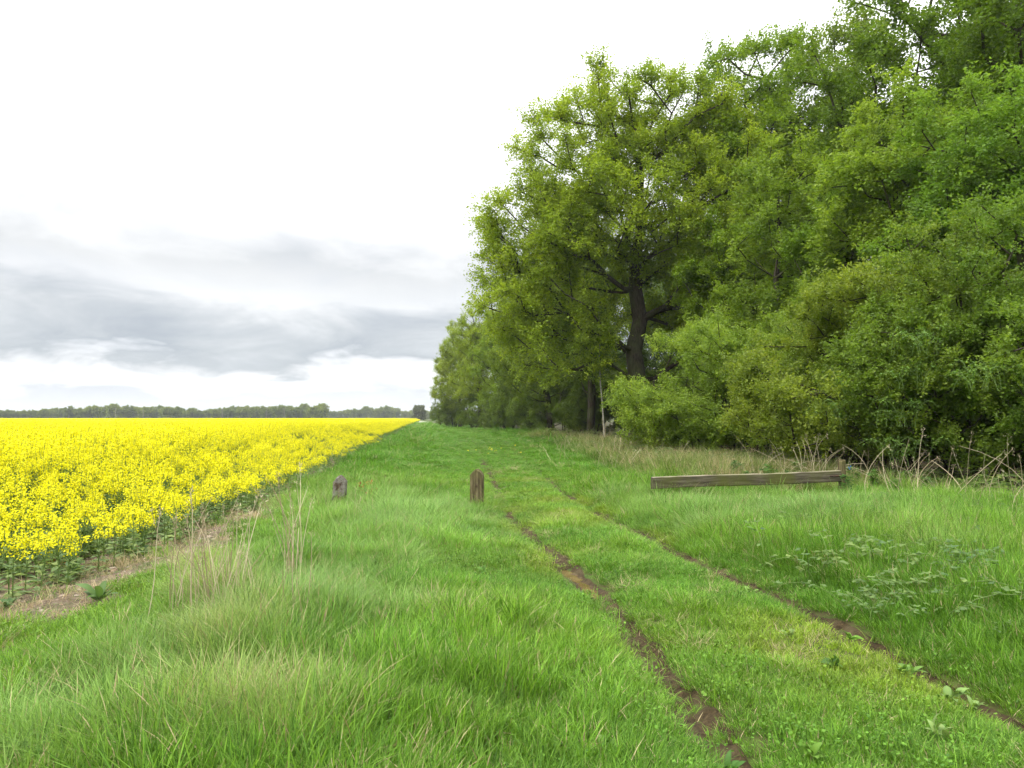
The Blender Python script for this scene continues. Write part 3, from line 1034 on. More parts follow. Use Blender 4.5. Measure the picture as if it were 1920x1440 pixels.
# ------------------------------------------------------------------ instanced ground cover (stuff)
def scatter(name, pts, rot, scl, idx, gcol, meshes):
    src = bpy.data.collections.new(name + '_kinds')
    for k, me in enumerate(meshes):
        o = bpy.data.objects.new('%s_kind_%02d' % (name, k), me)
        src.objects.link(o)
    me = bpy.data.meshes.new(name)
    n = len(pts)
    me.vertices.add(n)
    me.vertices.foreach_set('co', np.asarray(pts, np.float32).ravel())
    for nm, ty, arr, key in (('rot', 'FLOAT_VECTOR', rot, 'vector'), ('scl', 'FLOAT_VECTOR', scl, 'vector'), ('gcol', 'FLOAT_VECTOR', gcol, 'vector')):
        a = me.attributes.new(nm, ty, 'POINT'); a.data.foreach_set(key, np.asarray(arr, np.float32).ravel())
    a = me.attributes.new('idx', 'INT', 'POINT'); a.data.foreach_set('value', np.asarray(idx, np.int32))
    o = link(name, me)
    ng = bpy.data.node_groups.new(name + '_nodes', 'GeometryNodeTree')
    ng.interface.new_socket('Geometry', in_out='INPUT', socket_type='NodeSocketGeometry')
    ng.interface.new_socket('Geometry', in_out='OUTPUT', socket_type='NodeSocketGeometry')
    gi = ng.nodes.new('NodeGroupInput'); go = ng.nodes.new('NodeGroupOutput')
    ci = ng.nodes.new('GeometryNodeCollectionInfo')
    ci.inputs['Collection'].default_value = src
    ci.inputs['Separate Children'].default_value = True
    ci.inputs['Reset Children'].default_value = True
    ip = ng.nodes.new('GeometryNodeInstanceOnPoints')
    ip.inputs['Pick Instance'].default_value = True

    def na(nm, ty):
        q = ng.nodes.new('GeometryNodeInputNamedAttribute'); q.data_type = ty
        q.inputs['Name'].default_value = nm
        return q.outputs['Attribute']
    L = ng.links.new
    L(gi.outputs[0], ip.inputs['Points']); L(ci.outputs[0], ip.inputs['Instance'])
    L(na('idx', 'INT'), ip.inputs['Instance Index'])
    L(na('rot', 'FLOAT_VECTOR'), ip.inputs['Rotation']); L(na('scl', 'FLOAT_VECTOR'), ip.inputs['Scale'])
    L(ip.outputs[0], go.inputs[0])
    md = o.modifiers.new('scatter', 'NODES'); md.node_group = ng
    return stuff(o)


def blades(rng, n, rad, hgt, width, lean, curl, segs=3, mat=0, lvb=(0, 1), splay=0.6, dead=0.06):
    """a tuft of n curved blades"""
    mb = MB()
    ang = rng.random(n) * TAU
    r = rad * np.sqrt(rng.random(n))
    base = np.stack([np.cos(ang) * r, np.sin(ang) * r, np.full(n, -0.02)], 1)
    az = np.where(rng.random(n) < splay, ang + rng.normal(size=n) * 0.7, rng.random(n) * TAU)
    out = np.stack([np.cos(az), np.sin(az), 0 * az], 1)
    side = np.stack([-np.sin(az), np.cos(az), 0 * az], 1)
    H = hgt * rng.uniform(0.45, 1.15, n)
    ln = lean * rng.uniform(0.2, 1.2, n); cu = curl * rng.uniform(0.0, 1.3, n)
    W = width * rng.uniform(0.6, 1.25, n)
    rows = []
    for k in range(segs + 1):
        u = k / segs
        c = base + out * (H * (ln * u + cu * u * u))[:, None] + np.array([0, 0, 1.0]) * (H * (u - 0.45 * cu * u ** 2.2) + 0.02)[:, None]
        ww = W * (1 - u) ** 0.6 * (0.75 + 0.5 * min(1, u * 3))
        if k < segs:
            rows.append(c - side * ww[:, None] * 0.5); rows.append(c + side * ww[:, None] * 0.5)
        else:
            rows.append(c)
    V = np.stack(rows, 1)
    m = V.shape[1]
    off = (np.arange(n) * m)[:, None]
    lv = np.repeat(rng.uniform(lvb[0], lvb[1], n), m)
    start = mb.n
    mt = np.where(rng.random(n) < dead, 1, mat).astype(np.int32)
    mb.add(V.reshape(-1, 3), np.concatenate([off + np.array([[2 * k, 2 * k + 1, 2 * k + 3, 2 * k + 2]]) for k in range(segs - 1)]), np.tile(mt, segs - 1), lv)
    tri = off + np.array([[2 * segs - 2, 2 * segs - 1, 2 * segs]])
    mb.f.append(tri + start); mb.m.append(mt)
    return mb


gr = np.random.default_rng(77)
TUFTS = []
# 0-2 short turf, 3-5 medium, 6-9 long lush, 10-11 long fine pale arching, 12-13 dry, 14-15 clover / small broad leaves
for k in range(3):
    TUFTS.append(blades(gr, 42, 0.085, 0.10, 0.0052, 0.6, 0.4))
for k in range(3):
    TUFTS.append(blades(gr, 105, 0.15, 0.20, 0.0070, 0.42, 0.45))
for k in range(4):
    TUFTS.append(blades(gr, 115, 0.165, 0.36, 0.0090, 0.26, 0.45, 4))
for k in range(2):
    TUFTS.append(blades(gr, 150, 0.17, 0.36, 0.0052, 0.36, 0.85, 4, 0, (0.4, 1.0)))
for k in range(2):
    TUFTS.append(blades(gr, 60, 0.16, 0.34, 0.0040, 0.5, 0.5, 3, 1))
for k in range(2):
    mb = MB()
    n = 34
    P = np.stack([gr.normal(size=n) * 0.06, gr.normal(size=n) * 0.06, gr.uniform(0.03, 0.09, n)], 1)
    Nn = rand_dirs(gr, n, 1.8); kites(mb, P, Nn, perp(gr, Nn), gr.uniform(0.011, 0.022, n), gr.uniform(0.010, 0.018, n), 2, gr.random(n))
    mb.extend(blades(gr, 14, 0.08, 0.12, 0.004, 0.4, 0.4))
    TUFTS.append(mb)
TUFT_MESH = [b.mesh('grass_tuft_%02d' % i, [M_GRASS, M_DRYI, M_WEEDI]) for i, b in enumerate(TUFTS)]


def view_points(y0, y1, dens, margin=1.0, tmin=-9e9, tmax=9e9):
    """random ground points inside the view wedge (a little wider) between depths y0 and y1"""
    w0 = 0.72 * y1 + margin
    n = int(2 * w0 * (y1 - y0) * dens)
    X = RNG.uniform(-w0, w0, n); Y = RNG.uniform(y0, y1, n)
    s, t = st(X, Y)
    k = (np.abs(X) < 0.72 * Y + margin) & (t > tmin) & (t < tmax)
    return X[k], Y[k]


def lerp(a, b, f):
    return a * (1 - f[:, None]) + b * f[:, None]


C_BRIGHT = np.array((0.146, 0.285, 0.032)); C_DEEP = np.array((0.070, 0.180, 0.018)); C_YEL = np.array((0.205, 0.285, 0.028))
C_PALE = np.array((0.190, 0.315, 0.105)); C_FAR = np.array((0.080, 0.20, 0.015)); C_OLIVE = np.array((0.155, 0.18, 0.06)); C_STRAW = np.array((0.27, 0.325, 0.13))

gp = []
for (y0, y1, dens, grow) in [(2.6, 5.0, 520, 1.0), (5.0, 8.5, 400, 1.05), (8.5, 14, 270, 1.15), (14, 22, 150, 1.35), (22, 40, 62, 1.9), (40, 80, 20, 3.0), (80, 190, 5, 5.0)]:
    X, Y = view_points(y0, y1, dens, 2.0, -5.5, 11.0)
    s, t = st(X, Y)
    fe = field_edge_t(s)
    dl, dr = rut_d(X, Y)
    nb = fbm(X * 0.55, Y * 0.55, 101); nc = fbm(X * 2.3, Y * 2.3, 102); nd = fbm(X * 0.9 + 7, Y * 0.9, 103); nf = RNG.random(len(X))
    # where no grass grows: bare rut mud, ploughed soil, puddle, worn patches
    bl = rut_bare(0, Y); br = rut_bare(1, Y)
    wl = (0.05 + 0.105 * bl) * (0.6 + 0.8 * nc); wr = (0.05 + 0.105 * br) * (0.6 + 0.8 * nc)
    keep = ~(((np.abs(dl + 0.02) < wl) & (bl > 0.25) & (nf > 0.13)) | ((np.abs(dr) < wr) & (br > 0.25) & (nf > 0.13)))
    keep &= ~((np.abs(dl + 0.035) < 0.2) & (Y > 6.8) & (Y < 8.1))
    soil = t < soil_edge_t(s) + 1.1 * (nc - 0.5)
    keep &= ~(soil & (nf > np.where(t < fe - 0.2, 0.0, 0.015)))
    track = (dl > -0.45) & (dr < 0.3)
    worn = track & (nd > 0.60) & (nc > 0.52) & (Y < 16)
    keep &= ~(worn & (nf > 0.3))
    keep &= ~((t > 9.4 + 1.2 * (nc - 0.5)) & (nf > 0.25))
    X, Y, s, t, dl, dr, nb, nc, nd, fe = [a[keep] for a in (X, Y, s, t, dl, dr, nb, nc, nd, fe)]
    track = track[keep]
    n = len(X); u = RNG.random(n); u2 = RNG.random(n)
    # height of the sward, metres
    Hs = 0.065 + 0.19 * sstep(0.1, 0.9, dr) + 0.135 * sstep(-0.7, -2.2, dl - 0.35 * (nb - 0.5))
    Hs += 0.045 * sstep(-0.15, -0.6, dl) * sstep(-3, -0.4, dl)
    ax, ay, bx, by = -3.1, 7.5, -1.2, 3.5
    uu = np.clip(((X - ax) * (bx - ax) + (Y - ay) * (by - ay)) / ((bx - ax) ** 2 + (by - ay) ** 2), 0, 1)
    straw = np.exp(-((X - ax - uu * (bx - ax)) ** 2 + (Y - ay - uu * (by - ay)) ** 2) / 0.10) * sstep(0.35, 0.7, nc + 0.2 * nb)
    Hs = Hs * (0.55 + 0.95 * nb) * (0.62 + 0.8 * nc)
    Hs = Hs * (1 + 0.7 * sstep(0.66, 0.8, fbm(X * 1.3 + 31, Y * 1.3, 104, 2)))
    post_clump = np.exp(-((X + 0.55) ** 2 + (Y - 12.9) ** 2) / 0.5) + np.exp(-((X + 2.9) ** 2 + (Y - 12.6) ** 2) / 0.7)
    Hs = Hs + 0.07 * post_clump
    Hs = Hs * (1 - 0.6 * sstep(1.2, 0.2, t - soil_edge_t(s)) * sstep(16, 8, Y))
    Hs = Hs * (1 - 0.38 * np.exp(-((Y - 12.9) / 0.9) ** 2) * sstep(1.8, 2.4, X) * sstep(7.0, 6.0, X))
    Hs = Hs * (1 - 0.45 * np.exp(-((X + 2.9) ** 2 / 0.5 + (Y - 12.0) ** 2 / 0.8)))
    rim = np.minimum(np.abs(dl), np.abs(dr))
    Hs = Hs * (1 - 0.55 * sstep(0.42, 0.14, rim) * (dr < 0.1) * sstep(24, 16, Y))
    Hs = Hs * (1 + 0.35 * sstep(1.0, 2.4, dr) * sstep(12.6, 11, Y))
    far_track = sstep(15, 20, Y) * sstep(-3.6, -2.4, dl) * sstep(3.2, 2.0, dr)
    Hs = Hs * (1 - 0.62 * far_track)
    rough = sstep(0.0, 1.3, t - np.interp(Y, [14, 16, 20, 35, 50], [6.5, 5.2, 4.8, 6.4, 7.6])) * sstep(13.8, 16, Y) * sstep(70, 50, Y)        # rank growth before the wood
    Hs = Hs * (1 + 0.8 * rough)
    Hs = Hs * (1 - 0.35 * sstep(4.5, 6, t) * sstep(17, 15, Y) * sstep(13, 14, Y))
    foreground_left = sstep(-0.8, -2.0, dl) * sstep(9, 5, Y)
    Hs = Hs * (1 + 0.10 * foreground_left) + 0.05 * straw
    Hs = np.minimum(Hs, 0.27 + 0.1 * rough + 0.03 * nc + 0.09 * straw + 0.10 * sstep(1.0, 2.2, dr))
    # tuft kind
    idx = np.where(Hs < 0.12, RNG.integers(0, 3, n), np.where(Hs < 0.22, RNG.integers(3, 6, n), RNG.integers(6, 10, n)))
    pale_f = np.clip(0.85 * np.exp(-((X + 1.7) ** 2 / 2.2 + (Y - 11.2) ** 2 / 9)) + 0.75 * np.exp(-((X - 4.2) ** 2 / 5 + (Y - 11.2) ** 2 / 3.0)) + 0.5 * sstep(0.5, 0.75, nd) * (Hs > 0.14)
                     + 0.55 * np.exp(-((X + 1.7) ** 2 / 0.5 + (Y - 5.9) ** 2 / 3)), 0, 1)
    pale = (u < pale_f * 0.75) | (u < straw * 1.1)
    idx = np.where(pale & (Hs > 0.12), RNG.integers(10, 12, n), idx)
    dryp = 0.012 + 0.22 * straw + 0.10 * sstep(0.55, 0.8, nb) * (Hs > 0.15) + 0.65 * rough * sstep(0.3, 0.6, nc) + 0.02 * worn[keep]
    dry = u2 < dryp
    idx = np.where(dry, RNG.integers(12, 14, n), idx)
    clov = (~dry) & (Hs < 0.2) & (RNG.random(n) < 0.04 + 0.14 * sstep(0.5, 0.7, nd) * (dl < 0.5)) & (Y < 14)
    idx = np.where(clov, RNG.integers(14, 16, n), idx)
    # the wide tufts hold about four times the blades: thin them out to match
    thin = (idx < 3) | (idx >= 14) | (RNG.random(n) < 0.27)
    X, Y, s, t, nb, nc, nd, Hs, idx, pale_f, pale, clov, track, rough, straw = [a[thin] for a in (X, Y, s, t, nb, nc, nd, Hs, idx, pale_f, pale, clov, track, rough, straw)]
    n = len(X)
    nominal = np.array([0.10] * 3 + [0.20] * 3 + [0.36] * 4 + [0.34] * 2 + [0.34] * 2 + [0.10] * 2)[idx]
    sz = np.clip(Hs / nominal, np.where((idx == 12) | (idx == 13), 0.28, 0.5), 2.4) * RNG.uniform(0.8, 1.25, n)
    sz = np.where(clov, RNG.uniform(0.8, 1.4, n), sz)
    sxy = (0.5 * sz + 0.5) * grow
    # colour
    f1 = sstep(0.32, 0.68, nb); f2 = sstep(0.38, 0.7, nd)
    col = lerp(np.broadcast_to(C_BRIGHT, (n, 3)), C_DEEP, 0.55 * (1 - f1))
    col = lerp(col, C_YEL, np.clip(0.5 * track * f2 + 0.22 * f2, 0, 1))
    col = lerp(col, C_PALE, np.clip(pale_f, 0, 1) * 0.8)
    col = lerp(col, C_STRAW, np.clip(straw * 0.62, 0, 1))
    col = lerp(col, C_FAR, 0.85 * sstep(14, 24, Y))  # deep green far turf, darkened: tree shade is put into the grass colour
    col = lerp(col, C_OLIVE, 0.7 * rough)
    col = col * RNG.uniform(0.75, 1.28, n)[:, None] * (0.8 + 0.4 * nc)[:, None]
    tilt = 0.20 + 0.25 * (pale & (idx >= 10))
    la = fbm(X * 0.7 + 50, Y * 0.7, 105, 2) * 14                      # the sward lies over in swirls
    lm = 0.32 * sstep(0.35, 0.75, fbm(X * 0.9, Y * 0.9 + 20, 106, 2)) * (Hs > 0.12)
    rz = RNG.random(n) * TAU
    rot = np.stack([RNG.normal(size=n) * tilt * 0.7 + lm * np.cos(la), RNG.normal(size=n) * tilt * 0.7 + lm * np.sin(la), rz], 1)
    gp.append((np.stack([X, Y, height(X, Y)], 1), rot, np.stack([sxy, sxy, sz], 1), idx, col))
G = [np.concatenate([g[i] for g in gp]) for i in range(5)]
stuff(scatter('meadow_grass', G[0], G[1], G[2], G[3], G[4], TUFT_MESH), 'green meadow grass covering the track and its verges', 'grass')
print('grass tufts', len(G[0]))


# ------------------------------------------------------------------ rapeseed
def rape_parts(seed, H, branches, fl, petal, leaves=9, flow_lo=0.0):
    """stem, leaves and flower heads of one plant"""
    rng = np.random.default_rng(seed)
    stem, lvs, flo = MB(), MB(), MB()
    lean = rng.normal(size=2) * 0.06
    pts = [(lean[0] * H * u * u, lean[1] * H * u * u, H * u * 0.92 - 0.03) for u in (0, 0.25, 0.5, 0.75, 1.0)]
    polytube(stem, pts, [0.007, 0.0065, 0.0055, 0.004, 0.0025], 4, 0, 0.5)
    heads = [np.array(pts[-1])]
    pz = np.array(pts)
    for k in range(branches):
        u = rng.uniform(0.35, 0.82)
        a = rng.random() * TAU
        b = np.array([np.interp(u, [0, .25, .5, .75, 1], pz[:, i]) for i in range(3)])
        top = H * rng.uniform(0.74, 1.03) - flow_lo * rng.random() * H
        r = rng.uniform(0.06, 0.22) * H
        e = np.array([b[0] + math.cos(a) * r, b[1] + math.sin(a) * r, max(top, b[2] + 0.1)])
        mid = (b + e) / 2 + np.array([math.cos(a), math.sin(a), -0.3]) * 0.04
        polytube(stem, [b, mid, e], [0.004, 0.003, 0.002], 3, 0, 0.5)
        heads.append(e)
    for h in heads:
        # a raceme: open flowers in a dome under a few buds, seed pods starting below
        n = int(fl * rng.uniform(0.7, 1.3))
        uu = rng.random(n); a = rng.random(n) * TAU
        rad = (0.016 + 0.030 * uu) * (petal / 0.019)
        P = h + np.stack([np.cos(a) * rad, np.sin(a) * rad, 0.015 - 0.085 * uu ** 1.2 * (petal / 0.019)], 1)
        Nn = norm(np.stack([np.cos(a) * (0.3 + uu), np.sin(a) * (0.3 + uu), 0.9 - 0.4 * uu], 1) + rng.normal(size=(n, 3)) * 0.35)
        Tn = perp(rng, Nn); B = np.cross(Nn, Tn)
        s = petal * rng.uniform(0.75, 1.2, n)[:, None] * 0.5
        v = np.stack([P - Tn * s - B * s * .25, P - B * s + Tn * s * .25, P + Tn * s + B * s * .25, P + B * s - Tn * s * .25], 1).reshape(-1, 3)
        flo.add(v, np.arange(4 * n).reshape(-1, 4), 2, np.repeat(rng.random(n), 4))
    n = leaves
    uu = rng.uniform(0.04, 0.75, n); a = rng.random(n) * TAU
    P = np.stack([np.interp(uu, [0, .25, .5, .75, 1], pz[:, i]) for i in range(3)], 1)
    o = np.stack([np.cos(a), np.sin(a), rng.uniform(-0.35, 0.5, n)], 1); o = norm(o)
    Nn = norm(np.cross(o, np.stack([-np.sin(a), np.cos(a), 0 * a], 1)) * -1 + rng.normal(size=(n, 3)) * 0.2)
    Nn = norm(Nn - o * (Nn * o).sum(1, keepdims=True))
    L = (0.15 - 0.10 * uu) * rng.uniform(0.8, 1.3, n)
    kites(lvs, P, Nn, o, L, L * 0.42, 1, rng.random(n), -0.06)
    return stem, lvs, flo


RAPE = [rape_parts(200 + k, 1.25, 9 + k % 3, 26, 0.021, 17) for k in range(5)]          # full height
RAPE_LOW = [rape_parts(230 + k, 0.68, 6 + k % 3, 22, 0.020, 18, 0.12) for k in range(4)]     # stunted edge plants
RAPE_GREEN = [rape_parts(260 + k, 0.48, 4, 9, 0.019, 20, 0.1) for k in range(2)]           # leafy with hardly a flower
RMATS = [M_RAPE_STEM, M_RAPE_LEAF, M_PETAL]


def joined(parts):
    mb = MB()
    for p in parts:
        mb.extend(p)
    return mb


CLUMP = []
for k in range(3):
    rng = np.random.default_rng(300 + k)
    mb = MB()
    for q in range(16):
        st_, lv_, fl_ = rape_parts(310 + k * 20 + q, 1.25 * rng.uniform(0.88, 1.05), 5, 9, 0.036, 2)
        off = (rng.uniform(-0.6, 0.6), rng.uniform(-0.6, 0.6), 0)
        mb.extend(fl_, None, off).extend(st_, None, off).extend(lv_, None, off)
    CLUMP.append(mb)
RAPE_MESH = [joined(p).mesh('rapeseed_%02d' % i, RMATS) for i, p in enumerate(RAPE + RAPE_LOW + RAPE_GREEN)] + \
            [c.mesh('rapeseed_clump_%02d' % i, RMATS) for i, c in enumerate(CLUMP)]
# plants filling the field: five full, four low, two green, three clumps
rp = []
for (y0, y1, dens, clump) in [(4.0, 14, 32, 0), (14, 26, 20, 0), (26, 44, 10, 0), (44, 80, 1.9, 1), (80, 150, 0.75, 1), (150, 330, 0.16, 1)]:
    X, Y = view_points(y0, y1, dens, 3.0, -9e9, -2.2)
    s, t = st(X, Y)
    d_in = field_edge_t(s) - t + 0.35 * (vnoise(s * 1.7, t * 1.7, 55) - 0.5)       # metres inside the crop edge
    k = d_in > 0.02
    X, Y, s, t, d_in = X[k], Y[k], s[k], t[k], d_in[k]
    n = len(X)
    ramp_h = 0.55 + 0.45 * sstep(0.0, 1.5, d_in)
    if clump:
        # keep the edge itself made of single plants
        idx = np.where(d_in < 1.8, RNG.integers(0, 5, n), RNG.integers(11, 14, n))
    else:
        v_ = RNG.random(n)
        grn = v_ < np.interp(d_in, [0, 0.5, 1.8, 2.6], [0.66, 0.45, 0.2, 0.0])
        low = v_ < np.interp(d_in, [0, 0.5, 1.6, 2.6], [1.0, 0.97, 0.7, 0.0])
        keep2 = ~((d_in < 0.35) & (RNG.random(n) < 0.3))
        idx = np.where(grn, RNG.integers(9, 11, n), np.where(low, RNG.integers(5, 9, n), RNG.integers(0, 5, n)))
        X, Y, d_in, idx, ramp_h = X[keep2], Y[keep2], d_in[keep2], idx[keep2], ramp_h[keep2]
        n = len(X)
    sz = np.where(idx < 5, 0.58 + 0.44 * sstep(0.4, 3.2, d_in), 0.85 + 0.5 * sstep(0.2, 2.0, d_in)) * RNG.uniform(0.9, 1.07, n) * (0.93 + 0.14 * fbm(X * 0.25, Y * 0.25, 66))
    sxy = sz * (1.0 if not clump else 1.15)
    if clump:
        sz = np.where(idx >= 11, RNG.uniform(0.9, 1.05, n) * (0.62 + 0.38 * sstep(0.8, 3.4, d_in)), sz)
        sxy = np.where(idx < 5, 1.1, 1.2 if y0 < 80 else 1.7)
    rot = np.stack([RNG.normal(size=n) * 0.06, RNG.normal(size=n) * 0.06, RNG.random(n) * TAU], 1)
    rp.append((np.stack([X, Y, height(X, Y)], 1), rot, np.stack([sxy + 0 * sz, sxy + 0 * sz, sz], 1), idx, np.ones((n, 3)) * 0.5))
    if clump:   # single plants lining the edge
        ns = int((y1 - y0) * (14 if y0 < 80 else 8))
        s2 = RNG.uniform(y0 * 1.0, y1 * 1.01, ns); di2 = RNG.uniform(0.05, 2.4, ns); t2 = field_edge_t(s2) - di2
        X2, Y2 = from_st(s2, t2)
        sz2 = (0.60 + 0.40 * sstep(0.2, 2.2, di2)) * RNG.uniform(0.9, 1.07, ns)
        rp.append((np.stack([X2, Y2, height(X2, Y2)], 1), np.stack([0 * s2, 0 * s2, RNG.random(ns) * TAU], 1), np.stack([sz2 * 1.1, sz2 * 1.1, sz2], 1), RNG.integers(0, 5, ns), np.ones((ns, 3)) * 0.5))
R = [np.concatenate([g[i] for g in rp]) for i in range(5)]
stuff(scatter('rapeseed_crop', R[0], R[1], R[2], R[3], R[4], RAPE_MESH), 'dense yellow flowering rapeseed crop filling the field', 'crop')
print('rape', len(R[0]))

# flower canopy of the crop far out, where single plants merge
ss = np.concatenate([np.arange(56, 120, 1.2), np.linspace(120, 420, 90)])
tt = np.concatenate([np.arange(0, 60, 1.2), np.linspace(60, 420, 90)])
S, T = np.meshgrid(ss, tt, indexing='ij')
X, Y = from_st(S, field_edge_t(S) - 1.6 - T)
Z = (0.3 + 0.7 * sstep(0, 5, T)) * (0.75 + 0.25 * sstep(56, 72, S)) + 0.16 * fbm(X * 0.7, Y * 0.7, 31) + 0.05 * RNG.random(X.shape) - 0.9 * (T < 0.01)
mb = MB().add(np.stack([X, Y, Z], -1).reshape(-1, 3), grid_faces(len(ss), len(tt)))
stuff(link('rapeseed_canopy', mb.mesh('rapeseed_canopy', [M_CANOPY], True)), 'solid yellow flower canopy of the far rapeseed field', 'crop')

# the plants standing singly along the near edge of the field
PART_ME = []
for i, (a, b, c) in enumerate(RAPE_LOW + RAPE[:2] + RAPE_GREEN[:1]):
    PART_ME.append((a.mesh('rape_stem', RMATS, True), b.mesh('rape_leaves', RMATS), c.mesh('rape_flowers', RMATS)))
rr = random.Random(31)
for k in range(85):
    s = 4.6 + 16 * (k / 85) ** 1.35 + rr.uniform(-0.1, 0.1)
    tv = float(field_edge_t(np.array([s]))[0]) + rr.uniform(-0.35, 0.20)
    x, y = from_st(s, tv)
    e = thing('rapeseed_plant', 'yellow flowering rapeseed plant standing singly along the bare soil edge of the field', 'plant',
              (x, y, hz(x, y)), rr.uniform(0, 6.2), (1, 1, rr.uniform(0.7, 1.05)), 'rapeseed plants along the field edge')
    pm = PART_ME[rr.choice([0, 1, 2, 3, 0, 1, 2, 3, 6])]
    link('stem', pm[0], e)
    o = link('leaves', pm[1], e); o['kind'] = 'stuff'
    o = link('flower_heads', pm[2], e); o['kind'] = 'stuff'


# ------------------------------------------------------------------ posts and barrier
def post_mesh(w, d, h, peak, seed, mat, lean=(0, 0)):
    """weathered square post with a worn gable top"""
    rng = np.random.default_rng(seed)
    nz, ns = 22, 28
    rows = []
    for i in range(nz + 1):
        z = -0.25 + (h + 0.25) * i / nz
        ring = []
        for k in range(ns):
            a = k / ns * TAU
            c, s_ = math.cos(a), math.sin(a)
            p = 12.0
            r = 1 / (abs(c) ** p + abs(s_) ** p) ** (1 / p)
            x, y = r * c * w / 2, r * s_ * d / 2
            n_ = float(vnoise(np.array([a * 3.1]), np.array([z * 7 + seed]), seed)[0]) - 0.5
            cr = 0.0
            if abs(a / TAU * ns - 3) < 0.6 or abs(a / TAU * ns - 20) < 0.6 or abs(a / TAU * ns - 22.6) < 0.6:
                cr = 0.010
            f = 1 + n_ * 0.07 - cr / w * 2
            x *= f; y *= f
            top = h - peak * (abs(x) / (w / 2)) ** 1.15 - 0.03 * rng.random() * (i == nz)
            zz_ = min(z, top + (0.0 if i < nz else 0))
            ring.append((x + lean[0] * z, y + lean[1] * z, zz_))
        rows.append(ring)
    V = np.array(rows).reshape(-1, 3)
    k = np.arange(ns); k2 = (k + 1) % ns
    f = np.concatenate([np.stack([k + i * ns, k2 + i * ns, k2 + (i + 1) * ns, k + (i + 1) * ns], 1) for i in range(nz)])
    mb = MB().add(V, f)
    # the worn top: rings shrinking to a ridge
    last = V[-ns:]
    prev0 = nz * ns
    cx_, cy_ = last[:, 0].mean(), last[:, 1].mean()
    rr_ = [last]
    for q in (0.75, 0.45, 0.15):
        xx = cx_ + (last[:, 0] - cx_) * q; yy = cy_ + (last[:, 1] - cy_) * q
        zt = h - peak * (np.abs(xx - cx_) / (w / 2)) ** 1.5 + rng.normal(size=ns) * 0.006
        rr_.append(np.stack([xx, yy, zt], 1))
    Vt = np.concatenate(rr_)
    ft = np.concatenate([np.stack([k + i * ns, k2 + i * ns, k2 + (i + 1) * ns, k + (i + 1) * ns], 1) for i in range(3)])
    mb.add(Vt, ft)
    mb.add(Vt[-ns:], np.arange(ns).reshape(1, -1))
    return mb.mesh('wooden_post', [mat])


x, y = at_depth(637, 12.6)
o = link('wooden_post', post_mesh(0.225, 0.17, 0.57, 0.10, 3, M_POST_A, (0.05, 0.02)), None, (x, y, hz(x, y)), (0, 0, 0.12))
tag(o, 'short weathered post blotched with pale grey lichen, nearer the yellow field', 'post')
x, y = at_depth(895, 13.2)
p2 = thing('wooden_post', 'taller brown weathered wooden post with peaked top beside the wheel rut', 'post', (x, y, hz(x, y)), -0.1)
link('shaft', post_mesh(0.235, 0.20, 0.71, 0.10, 9, M_POST_B), p2)
mb = MB(); tubes(mb, [(0.0, -0.092, 0.42)], [(0.0, -0.125, 0.42)], 0.016, 0.014, 8); mb.add([(0.011 * math.cos(a), -0.125, 0.42 + 0.011 * math.sin(a)) for a in np.arange(8) / 8 * TAU], [list(range(8))])
link('bolt', mb.mesh('bolt', [M_IRON]), p2)

# low barrier rail hung from an end post
A3 = np.array((*at_depth(1221, 13.35), 0.0)); B3 = np.array((*at_depth(1571, 14.05), 0.0))
A3[2] = 0.315; B3[2] = 0.385
Lr = np.linalg.norm(B3 - A3)
bar = thing('barrier_rail', 'long low wooden barrier rail with mossy side hung from a post before the hedge', 'barrier', (A3[0], A3[1], 0), math.atan2(B3[1] - A3[1], B3[0] - A3[0]))
slope = (B3[2] - A3[2]) / Lr
nseg = 24
V = []
rng = np.random.default_rng(5)
for i in range(nseg + 1):
    u = i / nseg
    x = u * Lr; zb = A3[2] + slope * x + 0.006 * math.sin(u * 7); wv = 0.01 * math.sin(u * 5 + 1)
    hh = 0.215
    V += [(x, -0.05 + wv, zb + 0.008), (x, -0.058 + wv, zb + 0.02), (x, -0.058 + wv + 0.003 * rng.normal(), zb + hh - 0.012), (x, -0.05 + wv, zb + hh + 0.003 * rng.normal()),
          (x, 0.045 + wv, zb + hh + 0.003 * rng.normal()), (x, 0.05 + wv, zb + hh - 0.012), (x, 0.05 + wv, zb + 0.012), (x, 0.043 + wv, zb)]
k = np.arange(8); k2 = (k + 1) % 8
F = np.concatenate([np.stack([k + i * 8, k + (i + 1) * 8, k2 + (i + 1) * 8, k2 + i * 8], 1) for i in range(nseg)])
mat = np.tile(np.array([0, 0, 1, 1, 1, 0, 0, 0]), nseg)
mb = MB().add(V, F, mat)
mb.add(V[:8], np.arange(8).reshape(1, -1)); mb.add(V[-8:], np.arange(8)[::-1].reshape(1, -1))
link('rail', mb.mesh('rail', [M_RAIL, M_RAILTOP]), bar)
ep = link('end_post', post_mesh(0.10, 0.12, 0.80, 0.015, 14, M_POST_B), bar, (Lr + 0.055, 0.0, 0.0))
mb = MB()
tubes(mb, [(Lr - 0.25, -0.066, 0.50)], [(Lr + 0.10, -0.072, 0.505)], 0.012, 0.012, 4)
link('hinge_strap', mb.mesh('hinge_strap', [M_IRON]), bar)
mb = MB()
for (bx, bz) in ((0, 0), (0.04, 0.02), (0.02, -0.03)):
    P = np.array([[Lr + 0.15 + bx, -0.05, 0.66 + bz]]); kites(mb, P, np.array([[0.1, -0.97, 0.2]]), np.array([[0.98, 0.1, 0.1]]), [0.035], [0.028])
link('blue_tie', mb.mesh('blue_tie', [M_BLUE]), bar)


